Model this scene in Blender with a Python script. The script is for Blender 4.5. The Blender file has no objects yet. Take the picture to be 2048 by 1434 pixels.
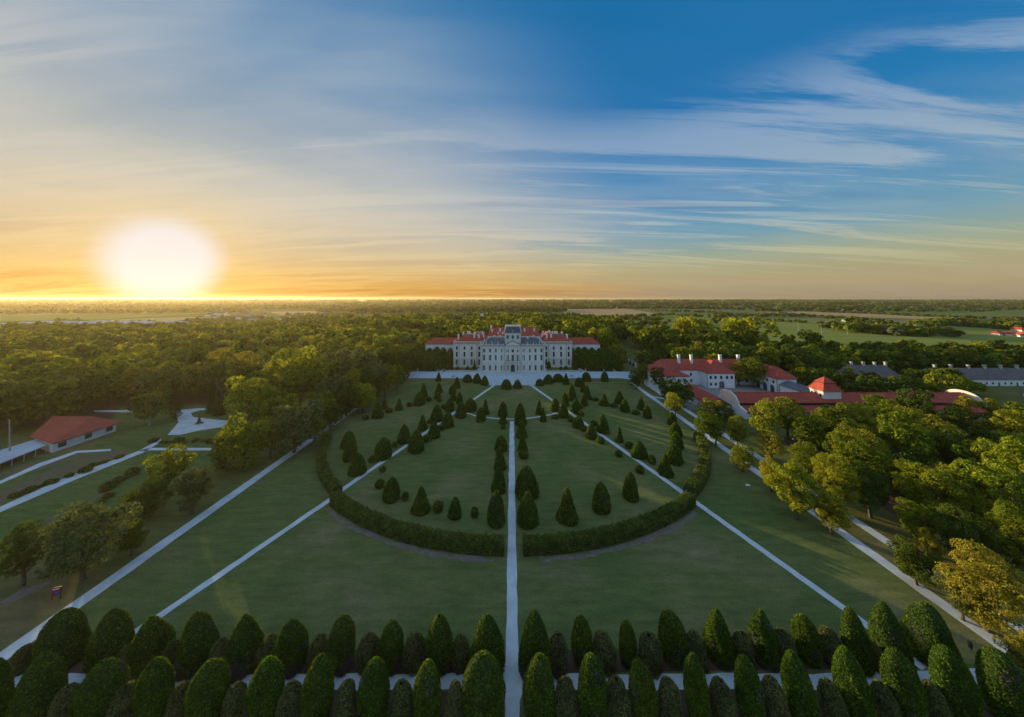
import bpy, math, random
import numpy as np
from mathutils import Vector
random.seed(7); RNG = np.random.default_rng(7)
SC = bpy.context.scene
COL = SC.collection
# ------------------------------------------------------------ camera
F = 640.0; TH = math.radians(4.0); HY = 597.0; CX = 1024.0; H = 50.0
PY0 = HY - F*math.tan(TH)
cd = bpy.data.cameras.new('camera'); cam = bpy.data.objects.new('camera', cd); COL.objects.link(cam)
cam.location = (0, 0, H); cam.rotation_euler = (math.pi/2+TH, 0, 0)
cd.sensor_width = 36; cd.lens = F*36/2048; cd.shift_x = 0.0; cd.shift_y = (PY0-717)/2048
cd.clip_start = 0.5; cd.clip_end = 90000
SC.camera = cam
SC.view_settings.view_transform = 'Standard'; SC.view_settings.look = 'None'
SC.view_settings.exposure = 0.6; SC.view_settings.gamma = 1
SC.cycles.volume_bounces = 0; SC.cycles.max_bounces = 5; SC.cycles.transparent_max_bounces = 4
SUN_AZ = math.radians(-47.5); SUN_EL = math.radians(6.2); GLOW_EL = math.radians(4.6)   # the glare in thin cloud sits a little below the sun itself
SUN = Vector((math.sin(SUN_AZ)*math.cos(SUN_EL), math.cos(SUN_AZ)*math.cos(SUN_EL), math.sin(SUN_EL)))

def lin(r, g, b, k=1.0):
    f = lambda c: ((c/255+.055)/1.055)**2.4 if c/255 > .04045 else c/255/12.92
    return (f(r)*k, f(g)*k, f(b)*k, 1)

# ------------------------------------------------------------ world
W = bpy.data.worlds.new('World'); SC.world = W; W.use_nodes = True
nt = W.node_tree; N = nt.nodes; L = nt.links; N.clear()
def nd(t, **k):
    n = N.new(t)
    for a, b in k.items(): setattr(n, a, b)
    return n
def wm(op, a, b=None, c=None, clamp=False):
    n = nd('ShaderNodeMath', operation=op, use_clamp=clamp)
    for i, v in enumerate((a, b, c)):
        if v is None: continue
        if isinstance(v, (int, float)): n.inputs[i].default_value = v
        else: L.new(v, n.inputs[i])
    return n.outputs[0]
def wmix(f, a, b, mode='MIX'):
    n = nd('ShaderNodeMix', data_type='RGBA', blend_type=mode)
    for s, v in ((n.inputs[0], f), (n.inputs[6], a), (n.inputs[7], b)):
        if isinstance(v, (int, float)): s.default_value = v
        elif isinstance(v, tuple): s.default_value = v
        else: L.new(v, s)
    return n.outputs[2]
def wramp(inp, stops, interp='LINEAR'):
    n = nd('ShaderNodeValToRGB'); e = n.color_ramp.elements; n.color_ramp.interpolation = interp
    while len(e) < len(stops): e.new(0.5)
    for i, (p, c) in enumerate(stops): e[i].position = p; e[i].color = c
    L.new(inp, n.inputs[0]); return n.outputs[0]
def wsmooth(v, a, b):
    n = nd('ShaderNodeMapRange', interpolation_type='SMOOTHSTEP'); L.new(v, n.inputs[0])
    n.inputs[1].default_value = a; n.inputs[2].default_value = b; return n.outputs[0]
tc = nd('ShaderNodeTexCoord'); D = tc.outputs['Generated']
sep = nd('ShaderNodeSeparateXYZ'); L.new(D, sep.inputs[0]); dx, dy, dz = sep.outputs
dot = nd('ShaderNodeVectorMath', operation='DOT_PRODUCT'); L.new(D, dot.inputs[0]); dot.inputs[1].default_value = (math.sin(SUN_AZ)*math.cos(GLOW_EL), math.cos(SUN_AZ)*math.cos(GLOW_EL), math.sin(GLOW_EL))
ang = wm('MULTIPLY', wm('ARCCOSINE', wm('MINIMUM', dot.outputs['Value'], 0.99999)), 180/math.pi)
hl = wm('SQRT', wm('ADD', wm('MULTIPLY', dx, dx), wm('MULTIPLY', dy, dy)))
hd = wm('DIVIDE', wm('ADD', wm('MULTIPLY', dx, math.sin(SUN_AZ)), wm('MULTIPLY', dy, math.cos(SUN_AZ))), wm('MAXIMUM', hl, .001))
el = wm('MAXIMUM', dz, 0.0)
right = wramp(el, [(0, lin(158,142,122)), (.04, lin(176,158,122)), (.075, lin(172,164,126)), (.115, lin(154,168,148)), (.17, lin(116,160,180)),
                   (.27, lin(74,142,188)), (.38, lin(10,122,182)), (.50, lin(0,112,176)), (.70, lin(0,108,168)), (1, lin(0,80,140))])
left = wramp(el, [(0, lin(150,88,16)), (.03, lin(206,144,50)), (.055, lin(220,168,88)), (.085, lin(220,180,122)), (.14, lin(212,186,152)), (.22, lin(212,198,176)), (.3, lin(192,192,182)),
                  (.42, lin(150,168,184)), (.55, lin(100,148,186)), (.68, lin(30,122,178)), (1, lin(20,95,150))])
# high cirrus: noise on a flat cloud layer seen in perspective
inv = wm('DIVIDE', 1.0, wm('ADD', el, .10))
def cloud(sx, sy, rot, scale, detail, dist, seed, rough=.55):
    cb = nd('ShaderNodeCombineXYZ'); L.new(wm('MULTIPLY', dx, inv), cb.inputs[0]); L.new(wm('MULTIPLY', dy, inv), cb.inputs[1]); cb.inputs[2].default_value = seed
    mp = nd('ShaderNodeMapping'); L.new(cb.outputs[0], mp.inputs[0]); mp.inputs['Rotation'].default_value = (0, 0, rot); mp.inputs['Scale'].default_value = (sx, sy, 1)
    n = nd('ShaderNodeTexNoise'); n.inputs['Scale'].default_value = scale; n.inputs['Detail'].default_value = detail; n.inputs['Distortion'].default_value = dist
    n.inputs['Roughness'].default_value = rough
    L.new(mp.outputs[0], n.inputs[0]); return n.outputs[0]
cl_w = cloud(.25, .8, -.2, .6, 4, .6, 41.0)
fs = wsmooth(wm('SUBTRACT', wm('ADD', hd, wm('MULTIPLY', wm('SUBTRACT', cl_w, .5), .55)), wm('MULTIPLY', el, .42)), 0.10, 1.02)
base = wmix(fs, right, left)
c1 = cloud(.34, 1.25, -.10, 1.15, 10, 1.1, 7.7, .60)
c2 = cloud(.20, 1.6, -.05, 1.7, 10, .6, 9.4, .66)
c3 = cloud(.7, 1.0, .35, .55, 4, .8, 1.7)
m1 = wm('MULTIPLY', wsmooth(c1, .36, .60), wm('ADD', .45, wm('MULTIPLY', wsmooth(c3, .36, .60), .55)))
m1 = wm('MULTIPLY', m1, wm('SUBTRACT', wm('ADD', .44, wm('MULTIPLY', fs, .48)), wm('MULTIPLY', wsmooth(wm('ADD', el, wm('MULTIPLY', wm('MAXIMUM', dx, 0.0), .16)), .44, .62), wm('SUBTRACT', .92, wm('MULTIPLY', fs, .6)))))
m2 = wm('MULTIPLY', wsmooth(c2, .48, .60), wsmooth(el, .02, .12))
m2 = wm('MULTIPLY', wm('MULTIPLY', m2, wm('SUBTRACT', 1, wsmooth(el, .40, .54))), .74)
veil = wm('MULTIPLY', wm('MULTIPLY', wsmooth(el, .13, .32), wsmooth(c3, .30, .62)), wm('ADD', .06, wm('MULTIPLY', fs, .66)))
ccol = wmix(fs, wramp(el, [(0, lin(176,158,134)), (.1, lin(196,190,150)), (.2, lin(176,190,194)), (.4, lin(152,176,204)), (.7, lin(135,168,200))]),
                wramp(el, [(0, lin(244,190,90)), (.1, lin(236,204,148)), (.25, lin(218,208,190)), (.5, lin(186,192,196)), (1, lin(165,178,190))]))
sky = wmix(veil, base, ccol); sky = wmix(wm('MULTIPLY', m1, wm('ADD', .52, wm('MULTIPLY', fs, .25))), sky, ccol); sky = wmix(m2, sky, ccol)
# darker blue-grey bars of thicker cloud
c4 = cloud(.16, 2.2, -.08, 1.0, 5, .3, 22.0)
sky = wmix(wm('MULTIPLY', wm('MULTIPLY', wsmooth(c4, .56, .72), wsmooth(el, .16, .24)), wm('MULTIPLY', wm('SUBTRACT', 1, wsmooth(el, .34, .5)), .45)), sky, wmix(fs, lin(96,128,170), lin(176,176,178)))
# the low sun's own bright aureole
core = wm('SUBTRACT', 1, wsmooth(ang, 3.0, 6.6))
halo = wm('POWER', 2.718, wm('MULTIPLY', wm('MULTIPLY', ang, ang), -1/70.0))
sky = wmix(wm('MULTIPLY', halo, .35), sky, lin(250,214,140))
sky = wmix(core, sky, (.86, .80, .80, 1))
# added fill: unseen sky overhead and behind the camera brightened to light the ground
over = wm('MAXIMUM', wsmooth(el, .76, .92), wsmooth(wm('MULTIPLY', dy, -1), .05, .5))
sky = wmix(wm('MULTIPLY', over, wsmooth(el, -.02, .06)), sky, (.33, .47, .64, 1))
nish = nd('ShaderNodeTexSky', sky_type='NISHITA'); nish.sun_disc = False; nish.sun_elevation = SUN_EL; nish.sun_rotation = SUN_AZ
nish.air_density = 1.0; nish.dust_density = 0.3
bg1 = nd('ShaderNodeBackground'); L.new(nish.outputs[0], bg1.inputs[0]); bg1.inputs[1].default_value = 0.006
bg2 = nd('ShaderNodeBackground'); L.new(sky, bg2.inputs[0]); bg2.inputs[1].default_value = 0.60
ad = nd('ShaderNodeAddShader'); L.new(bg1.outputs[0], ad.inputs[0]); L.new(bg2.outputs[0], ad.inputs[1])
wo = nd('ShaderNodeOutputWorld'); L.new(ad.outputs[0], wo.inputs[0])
# ------------------------------------------------------------ sun
sd = bpy.data.lights.new('sun', 'SUN'); so = bpy.data.objects.new('sun', sd); COL.objects.link(so)
sd.energy = 5.0; sd.angle = math.radians(.5); sd.color = (1.0, .78, .42)
so.rotation_euler = (-SUN).to_track_quat('-Z', 'Y').to_euler(); so.location = (-300, 300, 300)

# ------------------------------------------------------------ pixel <-> place
def ray(px, py):
    u = (px-CX)/F; v = (PY0-py)/F
    return (u, math.cos(TH)-v*math.sin(TH), math.sin(TH)+v*math.cos(TH))
def at(px, py, z=0.0):
    d = ray(px, py); t = (z-H)/d[2]; return (d[0]*t, d[1]*t)
def zat(px, py, Y):
    d = ray(px, py); return H + d[2]/d[1]*Y
def depth(X, Y): return Y*math.cos(TH) - H*math.sin(TH)
def wid(px, py, w):
    X, Y = at(px, py); return w*depth(X, Y)/F/(1+((px-CX)/F)**2)**.3

# ------------------------------------------------------------ materials
MATS = {}
def newmat(name):
    m = bpy.data.materials.new(name); m.use_nodes = True; m.node_tree.nodes.clear(); MATS[name] = m
    return m, m.node_tree.nodes, m.node_tree.links
def mixn(n, l, f, a, b, mode='MIX'):
    x = n.new('ShaderNodeMix'); x.data_type = 'RGBA'; x.blend_type = mode
    for s, v in ((x.inputs[0], f), (x.inputs[6], a), (x.inputs[7], b)):
        if isinstance(v, (int, float)): s.default_value = v
        elif isinstance(v, tuple): s.default_value = v
        else: l.new(v, s)
    return x.outputs[2]
def noisen(n, l, scale, detail=4, vec=None, rough=.6, stretch=None, obj=True, dist=0.0):
    t = n.new('ShaderNodeTexCoord'); src = t.outputs['Object'] if obj else n.new('ShaderNodeNewGeometry').outputs['Position']
    if stretch:
        mp = n.new('ShaderNodeMapping'); mp.inputs['Scale'].default_value = stretch; l.new(src, mp.inputs[0]); src = mp.outputs[0]
    x = n.new('ShaderNodeTexNoise'); x.inputs['Scale'].default_value = scale; x.inputs['Detail'].default_value = detail; x.inputs['Roughness'].default_value = rough
    x.inputs['Distortion'].default_value = dist
    l.new(src, x.inputs[0]); return x.outputs[0]
def rampn(n, l, inp, stops):
    r = n.new('ShaderNodeValToRGB'); e = r.color_ramp.elements
    while len(e) < len(stops): e.new(.5)
    for i, (p, c) in enumerate(stops):
        e[i].position = p; e[i].color = c if len(c) == 4 else (*c, 1)
    l.new(inp, r.inputs[0]); return r.outputs[0]
def plain(name, c1, c2, scale=3, rough=.85, bump=0.0, world=True, stretch=None, detail=5, spec=.2, metal=0.0, third=None):
    m, n, l = newmat(name)
    f = noisen(n, l, scale, detail, stretch=stretch, obj=not world)
    stops = [(.3, (*c1, 1)), (.7, (*c2, 1))]
    if third: stops.append((.85, (*third, 1)))
    col = rampn(n, l, f, stops)
    b = n.new('ShaderNodeBsdfPrincipled'); l.new(col, b.inputs['Base Color']); b.inputs['Roughness'].default_value = rough
    b.inputs['Specular IOR Level'].default_value = spec; b.inputs['Metallic'].default_value = metal
    if bump:
        bm_ = n.new('ShaderNodeBump'); bm_.inputs['Strength'].default_value = bump; bm_.inputs['Distance'].default_value = .05
        f2 = noisen(n, l, scale*6, 4, obj=not world); l.new(f2, bm_.inputs['Height']); l.new(bm_.outputs[0], b.inputs['Normal'])
    o = n.new('ShaderNodeOutputMaterial'); l.new(b.outputs[0], o.inputs[0]); return m
def foliage(name, c1, c2, trans=.35, bright=1.0):
    """leaf colour varies from leaf to leaf, clump to clump and from tree to tree"""
    m, n, l = newmat(name)
    g = n.new('ShaderNodeNewGeometry'); oi = n.new('ShaderNodeObjectInfo')
    at_ = n.new('ShaderNodeAttribute'); at_.attribute_name = 'tint'
    add = n.new('ShaderNodeMath'); add.operation = 'ADD'; l.new(oi.outputs['Random'], add.inputs[0]); l.new(at_.outputs['Fac'], add.inputs[1])
    fr = n.new('ShaderNodeMath'); fr.operation = 'FRACT'; l.new(add.outputs[0], fr.inputs[0])
    col = mixn(n, l, fr.outputs[0], (*c1, 1), (*c2, 1))
    clump = noisen(n, l, .55, 3, obj=False)
    br = rampn(n, l, clump, [(.35, (.72, .72, .72, 1)), (.65, (1.25, 1.22, 1.1, 1))])
    col = mixn(n, l, 1.0, col, br, 'MULTIPLY')
    li = rampn(n, l, g.outputs['Random Per Island'], [(0, (.6, .62, .6, 1)), (1, (1.42*bright, 1.38*bright, 1.2*bright, 1))])
    col = mixn(n, l, 1.0, col, li, 'MULTIPLY')
    d = n.new('ShaderNodeBsdfDiffuse'); l.new(col, d.inputs[0])
    t = n.new('ShaderNodeBsdfTranslucent'); tcol = mixn(n, l, 1.0, col, (1.5, 1.35, .55, 1), 'MULTIPLY'); l.new(tcol, t.inputs[0])
    mx = n.new('ShaderNodeMixShader'); mx.inputs[0].default_value = trans; l.new(d.outputs[0], mx.inputs[1]); l.new(t.outputs[0], mx.inputs[2])
    o = n.new('ShaderNodeOutputMaterial'); l.new(mx.outputs[0], o.inputs[0]); return m

foliage('leaf_mid', (.125, .185, .022), (.20, .225, .030), .40)
foliage('leaf_light', (.23, .29, .034), (.30, .30, .04), .44)
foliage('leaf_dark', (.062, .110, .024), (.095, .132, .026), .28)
foliage('leaf_grey', (.110, .145, .068), (.135, .165, .075), .3)
foliage('leaf_golden', (.235, .235, .036), (.30, .275, .046), .4)
foliage('leaf_conifer', (.028, .055, .024), (.045, .070, .026), .12)
foliage('leaf_yew', (.062, .120, .018), (.092, .132, .020), .22)
foliage('leaf_yew_tip', (.13, .23, .028), (.18, .25, .034), .35)
foliage('leaf_shaggy', (.105, .125, .052), (.13, .135, .062), .2, 1.3)
foliage('leaf_hedge', (.085, .120, .035), (.11, .13, .04), .2, 1.4)
foliage('leaf_bush', (.090, .135, .028), (.115, .15, .03), .3)
plain('twigs', (.075, .058, .052), (.14, .115, .105), 2.2)
plain('yew_body', (.018, .036, .010), (.028, .050, .012), 1.2)
plain('shag_body', (.030, .032, .018), (.045, .042, .024), 1.2)
plain('bark', (.07, .052, .038), (.15, .12, .095), 2.5)
plain('bark_pale', (.25, .22, .19), (.38, .34, .30), 2.5)
plain('gravel', (.48, .53, .57), (.70, .74, .78), .35, .95, bump=.3, detail=9, third=(.55, .57, .59))
plain('plaza_stone', (.42, .48, .54), (.56, .62, .68), .18, .9, detail=8)
plain('mulch', (.075, .040, .030), (.13, .075, .055), .9, detail=8)
plain('dry_earth', (.16, .125, .105), (.26, .215, .19), .8, detail=8)
plain('stucco', (.66, .64, .60), (.80, .78, .74), .25, detail=7)
plain('stucco_pink', (.60, .545, .52), (.72, .66, .63), .25, detail=7)
plain('trim', (.70, .67, .60), (.80, .77, .70), .4)
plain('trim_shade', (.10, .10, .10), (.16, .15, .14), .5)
plain('white_wall', (.66, .67, .70), (.84, .85, .87), .3, detail=7)
plain('peach_wall', (.70, .60, .46), (.80, .70, .56), .3)
plain('roof_red', (.33, .058, .042), (.46, .092, .062), .55, .8, detail=9, third=(.38, .10, .075))
plain('roof_slate', (.045, .075, .11), (.09, .13, .18), .6, .5, detail=6)
plain('roof_grey', (.11, .115, .13), (.19, .19, .205), .5, .8, detail=8)
plain('roof_brown', (.11, .10, .10), (.19, .165, .16), .5, .85, detail=8)
plain('dark_line', (.02, .02, .022), (.035, .035, .04), 1)
plain('shutter_green', (.020, .16, .155), (.03, .20, .18), 2, .5)
plain('glass_dark', (.008, .030, .045), (.012, .045, .060), 2, .15, spec=.5)
plain('iron', (.03, .03, .035), (.06, .06, .065), 3, .5, metal=.6)
plain('red_board', (.26, .035, .045), (.34, .05, .06), 2, .5)
plain('blue_board', (.07, .10, .30), (.10, .14, .38), 2, .5)
plain('pale_metal', (.42, .46, .52), (.58, .61, .66), .08, .8, detail=6, spec=0.0)
plain('concrete', (.36, .35, .34), (.50, .49, .47), .5)
plain('cobbles', (.22, .20, .185), (.34, .31, .29), .4, detail=9)
plain('flowers', (.14, .085, .070), (.12, .145, .055), .6, detail=8)
plain('fence_blue', (.03, .07, .09), (.05, .10, .12), 1)
plain('gold', (.5, .33, .1), (.6, .4, .15), 3, .4, metal=.8)
# two-tone lawn: mown grass with worn, dry and lush patches
def grassmat(name, a, b, c, sc=.045):
    m, n, l = newmat(name)
    big = noisen(n, l, sc, 6, obj=False, rough=.62, dist=.4)
    mid = noisen(n, l, sc*9, 7, obj=False, rough=.7, stretch=(.4, 1.5, 1))
    fine = noisen(n, l, 3.2, 8, obj=False, rough=.8)
    col = rampn(n, l, big, [(.30, a), (.52, b), (.70, c)])
    col = mixn(n, l, 1.0, col, rampn(n, l, mid, [(.30, (.70, .74, .70, 1)), (.72, (1.36, 1.28, 1.22, 1))]), 'MULTIPLY')
    col = mixn(n, l, 1.0, col, rampn(n, l, fine, [(.25, (.62, .64, .62, 1)), (.78, (1.46, 1.42, 1.36, 1))]), 'MULTIPLY')
    bs = n.new('ShaderNodeBsdfPrincipled'); l.new(col, bs.inputs['Base Color']); bs.inputs['Roughness'].default_value = 1; bs.inputs['Specular IOR Level'].default_value = .0
    bp = n.new('ShaderNodeBump'); bp.inputs['Strength'].default_value = .5; bp.inputs['Distance'].default_value = .15; l.new(fine, bp.inputs['Height']); l.new(bp.outputs[0], bs.inputs['Normal'])
    o = n.new('ShaderNodeOutputMaterial'); l.new(bs.outputs[0], o.inputs[0]); return m
grassmat('lawn', (.096, .146, .048), (.145, .168, .064), (.225, .195, .110))
grassmat('rough_grass', (.115, .130, .042), (.15, .15, .055), (.20, .16, .09), .03)
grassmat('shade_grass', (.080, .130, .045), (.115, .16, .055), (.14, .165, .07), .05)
# open country far off: a patchwork of fields with hedges between
m, n, l = newmat('country')
g = n.new('ShaderNodeNewGeometry'); mp = n.new('ShaderNodeMapping'); mp.inputs['Scale'].default_value = (.0011, .0034, 1); mp.inputs['Rotation'].default_value = (0, 0, .12)
l.new(g.outputs['Position'], mp.inputs[0])
vo = n.new('ShaderNodeTexVoronoi'); vo.inputs['Scale'].default_value = 1.0; l.new(mp.outputs[0], vo.inputs[0])
sp = n.new('ShaderNodeSeparateColor'); l.new(vo.outputs['Color'], sp.inputs[0])
col = rampn(n, l, sp.outputs[0], [(0, (.10, .15, .05)), (.28, (.16, .21, .07)), (.34, (.30, .25, .14)), (.44, (.10, .13, .05)), (.62, (.13, .18, .06)), (.8, (.22, .2, .10)), (.86, (.08, .11, .045))])
col = mixn(n, l, 1.0, col, rampn(n, l, noisen(n, l, .02, 6, obj=False), [(.3, (.75, .75, .75, 1)), (.7, (1.25, 1.25, 1.2, 1))]), 'MULTIPLY')
b = n.new('ShaderNodeBsdfDiffuse'); l.new(col, b.inputs[0]); o = n.new('ShaderNodeOutputMaterial'); l.new(b.outputs[0], o.inputs[0])
plain('wheat', (.40, .27, .13), (.52, .37, .20), .02, detail=6, rough=1.0, spec=0.0)
plain('meadow', (.20, .22, .055), (.28, .30, .08), .015, detail=6, stretch=(.3, 2, 1), rough=1.0, spec=0.0)
plain('pale_field', (.34, .33, .26), (.42, .40, .33), .02, rough=1.0, spec=0.0)
plain('far_hill', (.10, .11, .09), (.15, .15, .12), .002)
plain('lake', (.5, .5, .5), (.6, .6, .6), .01, .2)

# ------------------------------------------------------------ mesh helpers
class MB:
    def __init__(s): s.v = []; s.f = []; s.m = []
    def poly(s, pts, mi=0):
        k = len(s.v); s.v += [tuple(p) for p in pts]; s.f.append(tuple(range(k, k+len(pts)))); s.m.append(mi)
    def box(s, x0, x1, y0, y1, z0, z1, mi=0):
        k = len(s.v); s.v += [(x0,y0,z0),(x1,y0,z0),(x1,y1,z0),(x0,y1,z0),(x0,y0,z1),(x1,y0,z1),(x1,y1,z1),(x0,y1,z1)]
        for q in ((0,3,2,1),(4,5,6,7),(0,1,5,4),(1,2,6,5),(2,3,7,6),(3,0,4,7)): s.f.append(tuple(k+i for i in q)); s.m.append(mi)
    def hip(s, x0, x1, y0, y1, z0, z1, ins=None, over=.5, t=.25, mi=0, axis=None, g0=None, g1=None):
        """hipped roof with eaves; ridge along the longer side; g0,g1 = insets of ridge ends"""
        x0 -= over; x1 += over; y0 -= over; y1 += over
        alx = (x1-x0) >= (y1-y0) if axis is None else axis == 'x'
        half = (y1-y0)/2 if alx else (x1-x0)/2
        a = half if g0 is None else g0; b = half if g1 is None else g1
        k = len(s.v)
        s.v += [(x0,y0,z0),(x1,y0,z0),(x1,y1,z0),(x0,y1,z0),(x0,y0,z0+t),(x1,y0,z0+t),(x1,y1,z0+t),(x0,y1,z0+t)]
        if alx: s.v += [(x0+a,(y0+y1)/2,z1),(x1-b,(y0+y1)/2,z1)]; fs_ = ((4,5,9,8),(5,6,9),(6,7,8,9),(7,4,8))
        else: s.v += [((x0+x1)/2,y0+a,z1),((x0+x1)/2,y1-b,z1)]; fs_ = ((4,5,8),(5,6,9,8),(6,7,9),(7,4,8,9))
        for q in ((0,3,2,1),(0,1,5,4),(1,2,6,5),(2,3,7,6),(3,0,4,7))+fs_: s.f.append(tuple(k+i for i in q)); s.m.append(mi)
    def frust(s, x0, x1, y0, y1, z0, X0, X1, Y0, Y1, z1, mi=0):
        k = len(s.v); s.v += [(x0,y0,z0),(x1,y0,z0),(x1,y1,z0),(x0,y1,z0),(X0,Y0,z1),(X1,Y0,z1),(X1,Y1,z1),(X0,Y1,z1)]
        for q in ((0,3,2,1),(4,5,6,7),(0,1,5,4),(1,2,6,5),(2,3,7,6),(3,0,4,7)): s.f.append(tuple(k+i for i in q)); s.m.append(mi)
    def tube(s, p, q, r0, r1, n=8, mi=0, cap=True):
        p = Vector(p); q = Vector(q); d = (q-p).normalized(); a = d.orthogonal().normalized(); b_ = d.cross(a); k = len(s.v)
        for c, r in ((p, r0), (q, r1)):
            for i in range(n):
                t = 2*math.pi*i/n; s.v.append(tuple(c+a*(r*math.cos(t))+b_*(r*math.sin(t))))
        for i in range(n): s.f.append((k+i, k+(i+1)%n, k+n+(i+1)%n, k+n+i)); s.m.append(mi)
        if cap: s.f.append(tuple(k+n+i for i in range(n))); s.m.append(mi); s.f.append(tuple(k+n-1-i for i in range(n))); s.m.append(mi)
    def build(s, name, mats, parent=None):
        me = bpy.data.meshes.new(name); me.from_pydata(s.v, [], s.f)
        if isinstance(mats, str): mats = [mats]
        for m_ in mats: me.materials.append(MATS[m_])
        me.polygons.foreach_set('material_index', s.m); me.update()
        o = bpy.data.objects.new(name, me); COL.objects.link(o)
        if parent: o.parent = parent
        return o
def npmesh(name, V, Fq, mats, mi=None, tint=None, smooth=False):
    """V (n,3) vertices, Fq (m,k) faces all k-gons"""
    me = bpy.data.meshes.new(name); nv, nf, k = len(V), len(Fq), Fq.shape[1]
    me.vertices.add(nv); me.vertices.foreach_set('co', V.astype(np.float32).ravel())
    me.loops.add(nf*k); me.loops.foreach_set('vertex_index', Fq.astype(np.int32).ravel())
    me.polygons.add(nf); me.polygons.foreach_set('loop_start', np.arange(0, nf*k, k, dtype=np.int32)); me.polygons.foreach_set('loop_total', np.full(nf, k, dtype=np.int32))
    for m_ in mats: me.materials.append(MATS[m_])
    if mi is not None: me.polygons.foreach_set('material_index', mi.astype(np.int32))
    if smooth: me.polygons.foreach_set('use_smooth', np.ones(nf, dtype=bool))
    if tint is not None:
        a = me.attributes.new('tint', 'FLOAT', 'POINT'); a.data.foreach_set('value', tint.astype(np.float32))
    me.update(calc_edges=True); return me
def link(name, me, parent=None, loc=(0,0,0), rz=0, sc=(1,1,1)):
    o = bpy.data.objects.new(name, me); COL.objects.link(o); o.location = loc; o.rotation_euler = (0, 0, rz); o.scale = sc
    if parent: o.parent = parent
    return o
def tag(o, label, cat, group=None, kind=None):
    if label: o['label'] = label
    if cat: o['category'] = cat
    if group: o['group'] = group
    if kind: o['kind'] = kind
    return o
def thing(name, label, cat, loc=(0,0,0), rz=0, group=None):
    o = bpy.data.objects.new(name, None); COL.objects.link(o); o.location = loc; o.rotation_euler = (0,0,rz); o.empty_display_size = .5
    return tag(o, label, cat, group)
def structure(name, o): o.name = name; o['kind'] = 'structure'; return o
def sheet(name, pts, mat, z):
    mb = MB(); mb.poly([(x, y, z) for x, y in pts]); return structure(name, mb.build(name, mat))
def pxsheet(name, pxs, mat, z):
    pts = [at(*p) for p in pxs]
    a = sum(pts[i][0]*pts[(i+1)%len(pts)][1]-pts[(i+1)%len(pts)][0]*pts[i][1] for i in range(len(pts)))
    return sheet(name, pts if a > 0 else pts[::-1], mat, z)
def strip(name, pts, w, mat, z, wob=.09):
    """a path of width w along a polyline, edges very slightly uneven"""
    P = []
    for i in range(len(pts)-1):
        a, b_ = Vector(pts[i]), Vector(pts[i+1]); n_ = max(1, int((b_-a).length/2.0))
        for j in range(n_): P.append(a.lerp(b_, j/n_))
    P.append(Vector(pts[-1])); mb = MB(); Lp = []; Rp = []
    for i, p in enumerate(P):
        d = (P[min(i+1, len(P)-1)]-P[max(i-1, 0)]).normalized(); nn = Vector((-d.y, d.x))
        Lp.append(p+nn*(w/2+random.uniform(-wob, wob))); Rp.append(p-nn*(w/2+random.uniform(-wob, wob)))
    for i in range(len(P)-1):
        mb.poly([(Rp[i].x,Rp[i].y,z),(Rp[i+1].x,Rp[i+1].y,z),(Lp[i+1].x,Lp[i+1].y,z),(Lp[i].x,Lp[i].y,z)])
    return structure(name, mb.build(name, mat))
def unit(n):
    v = RNG.normal(size=(n, 3)); return v/np.linalg.norm(v, axis=1)[:, None]
def quads(C, Nn, size, flat=.6, asp=.75):
    """small leaf faces at points C, roughly facing Nn"""
    n_ = len(C); nn = Nn*flat + unit(n_)*(1-flat); nn /= np.linalg.norm(nn, axis=1)[:, None]+1e-9
    a = np.cross(nn, unit(n_)); a /= np.linalg.norm(a, axis=1)[:, None]+1e-9; b_ = np.cross(nn, a)
    s = (size*RNG.uniform(.6, 1.3, n_))[:, None]; 
    V = np.stack([C-a*s, C-b_*s*asp*.8, C+a*s, C+b_*s*asp], 1).reshape(-1, 3)
    return V, np.arange(n_*4).reshape(-1, 4)

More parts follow.
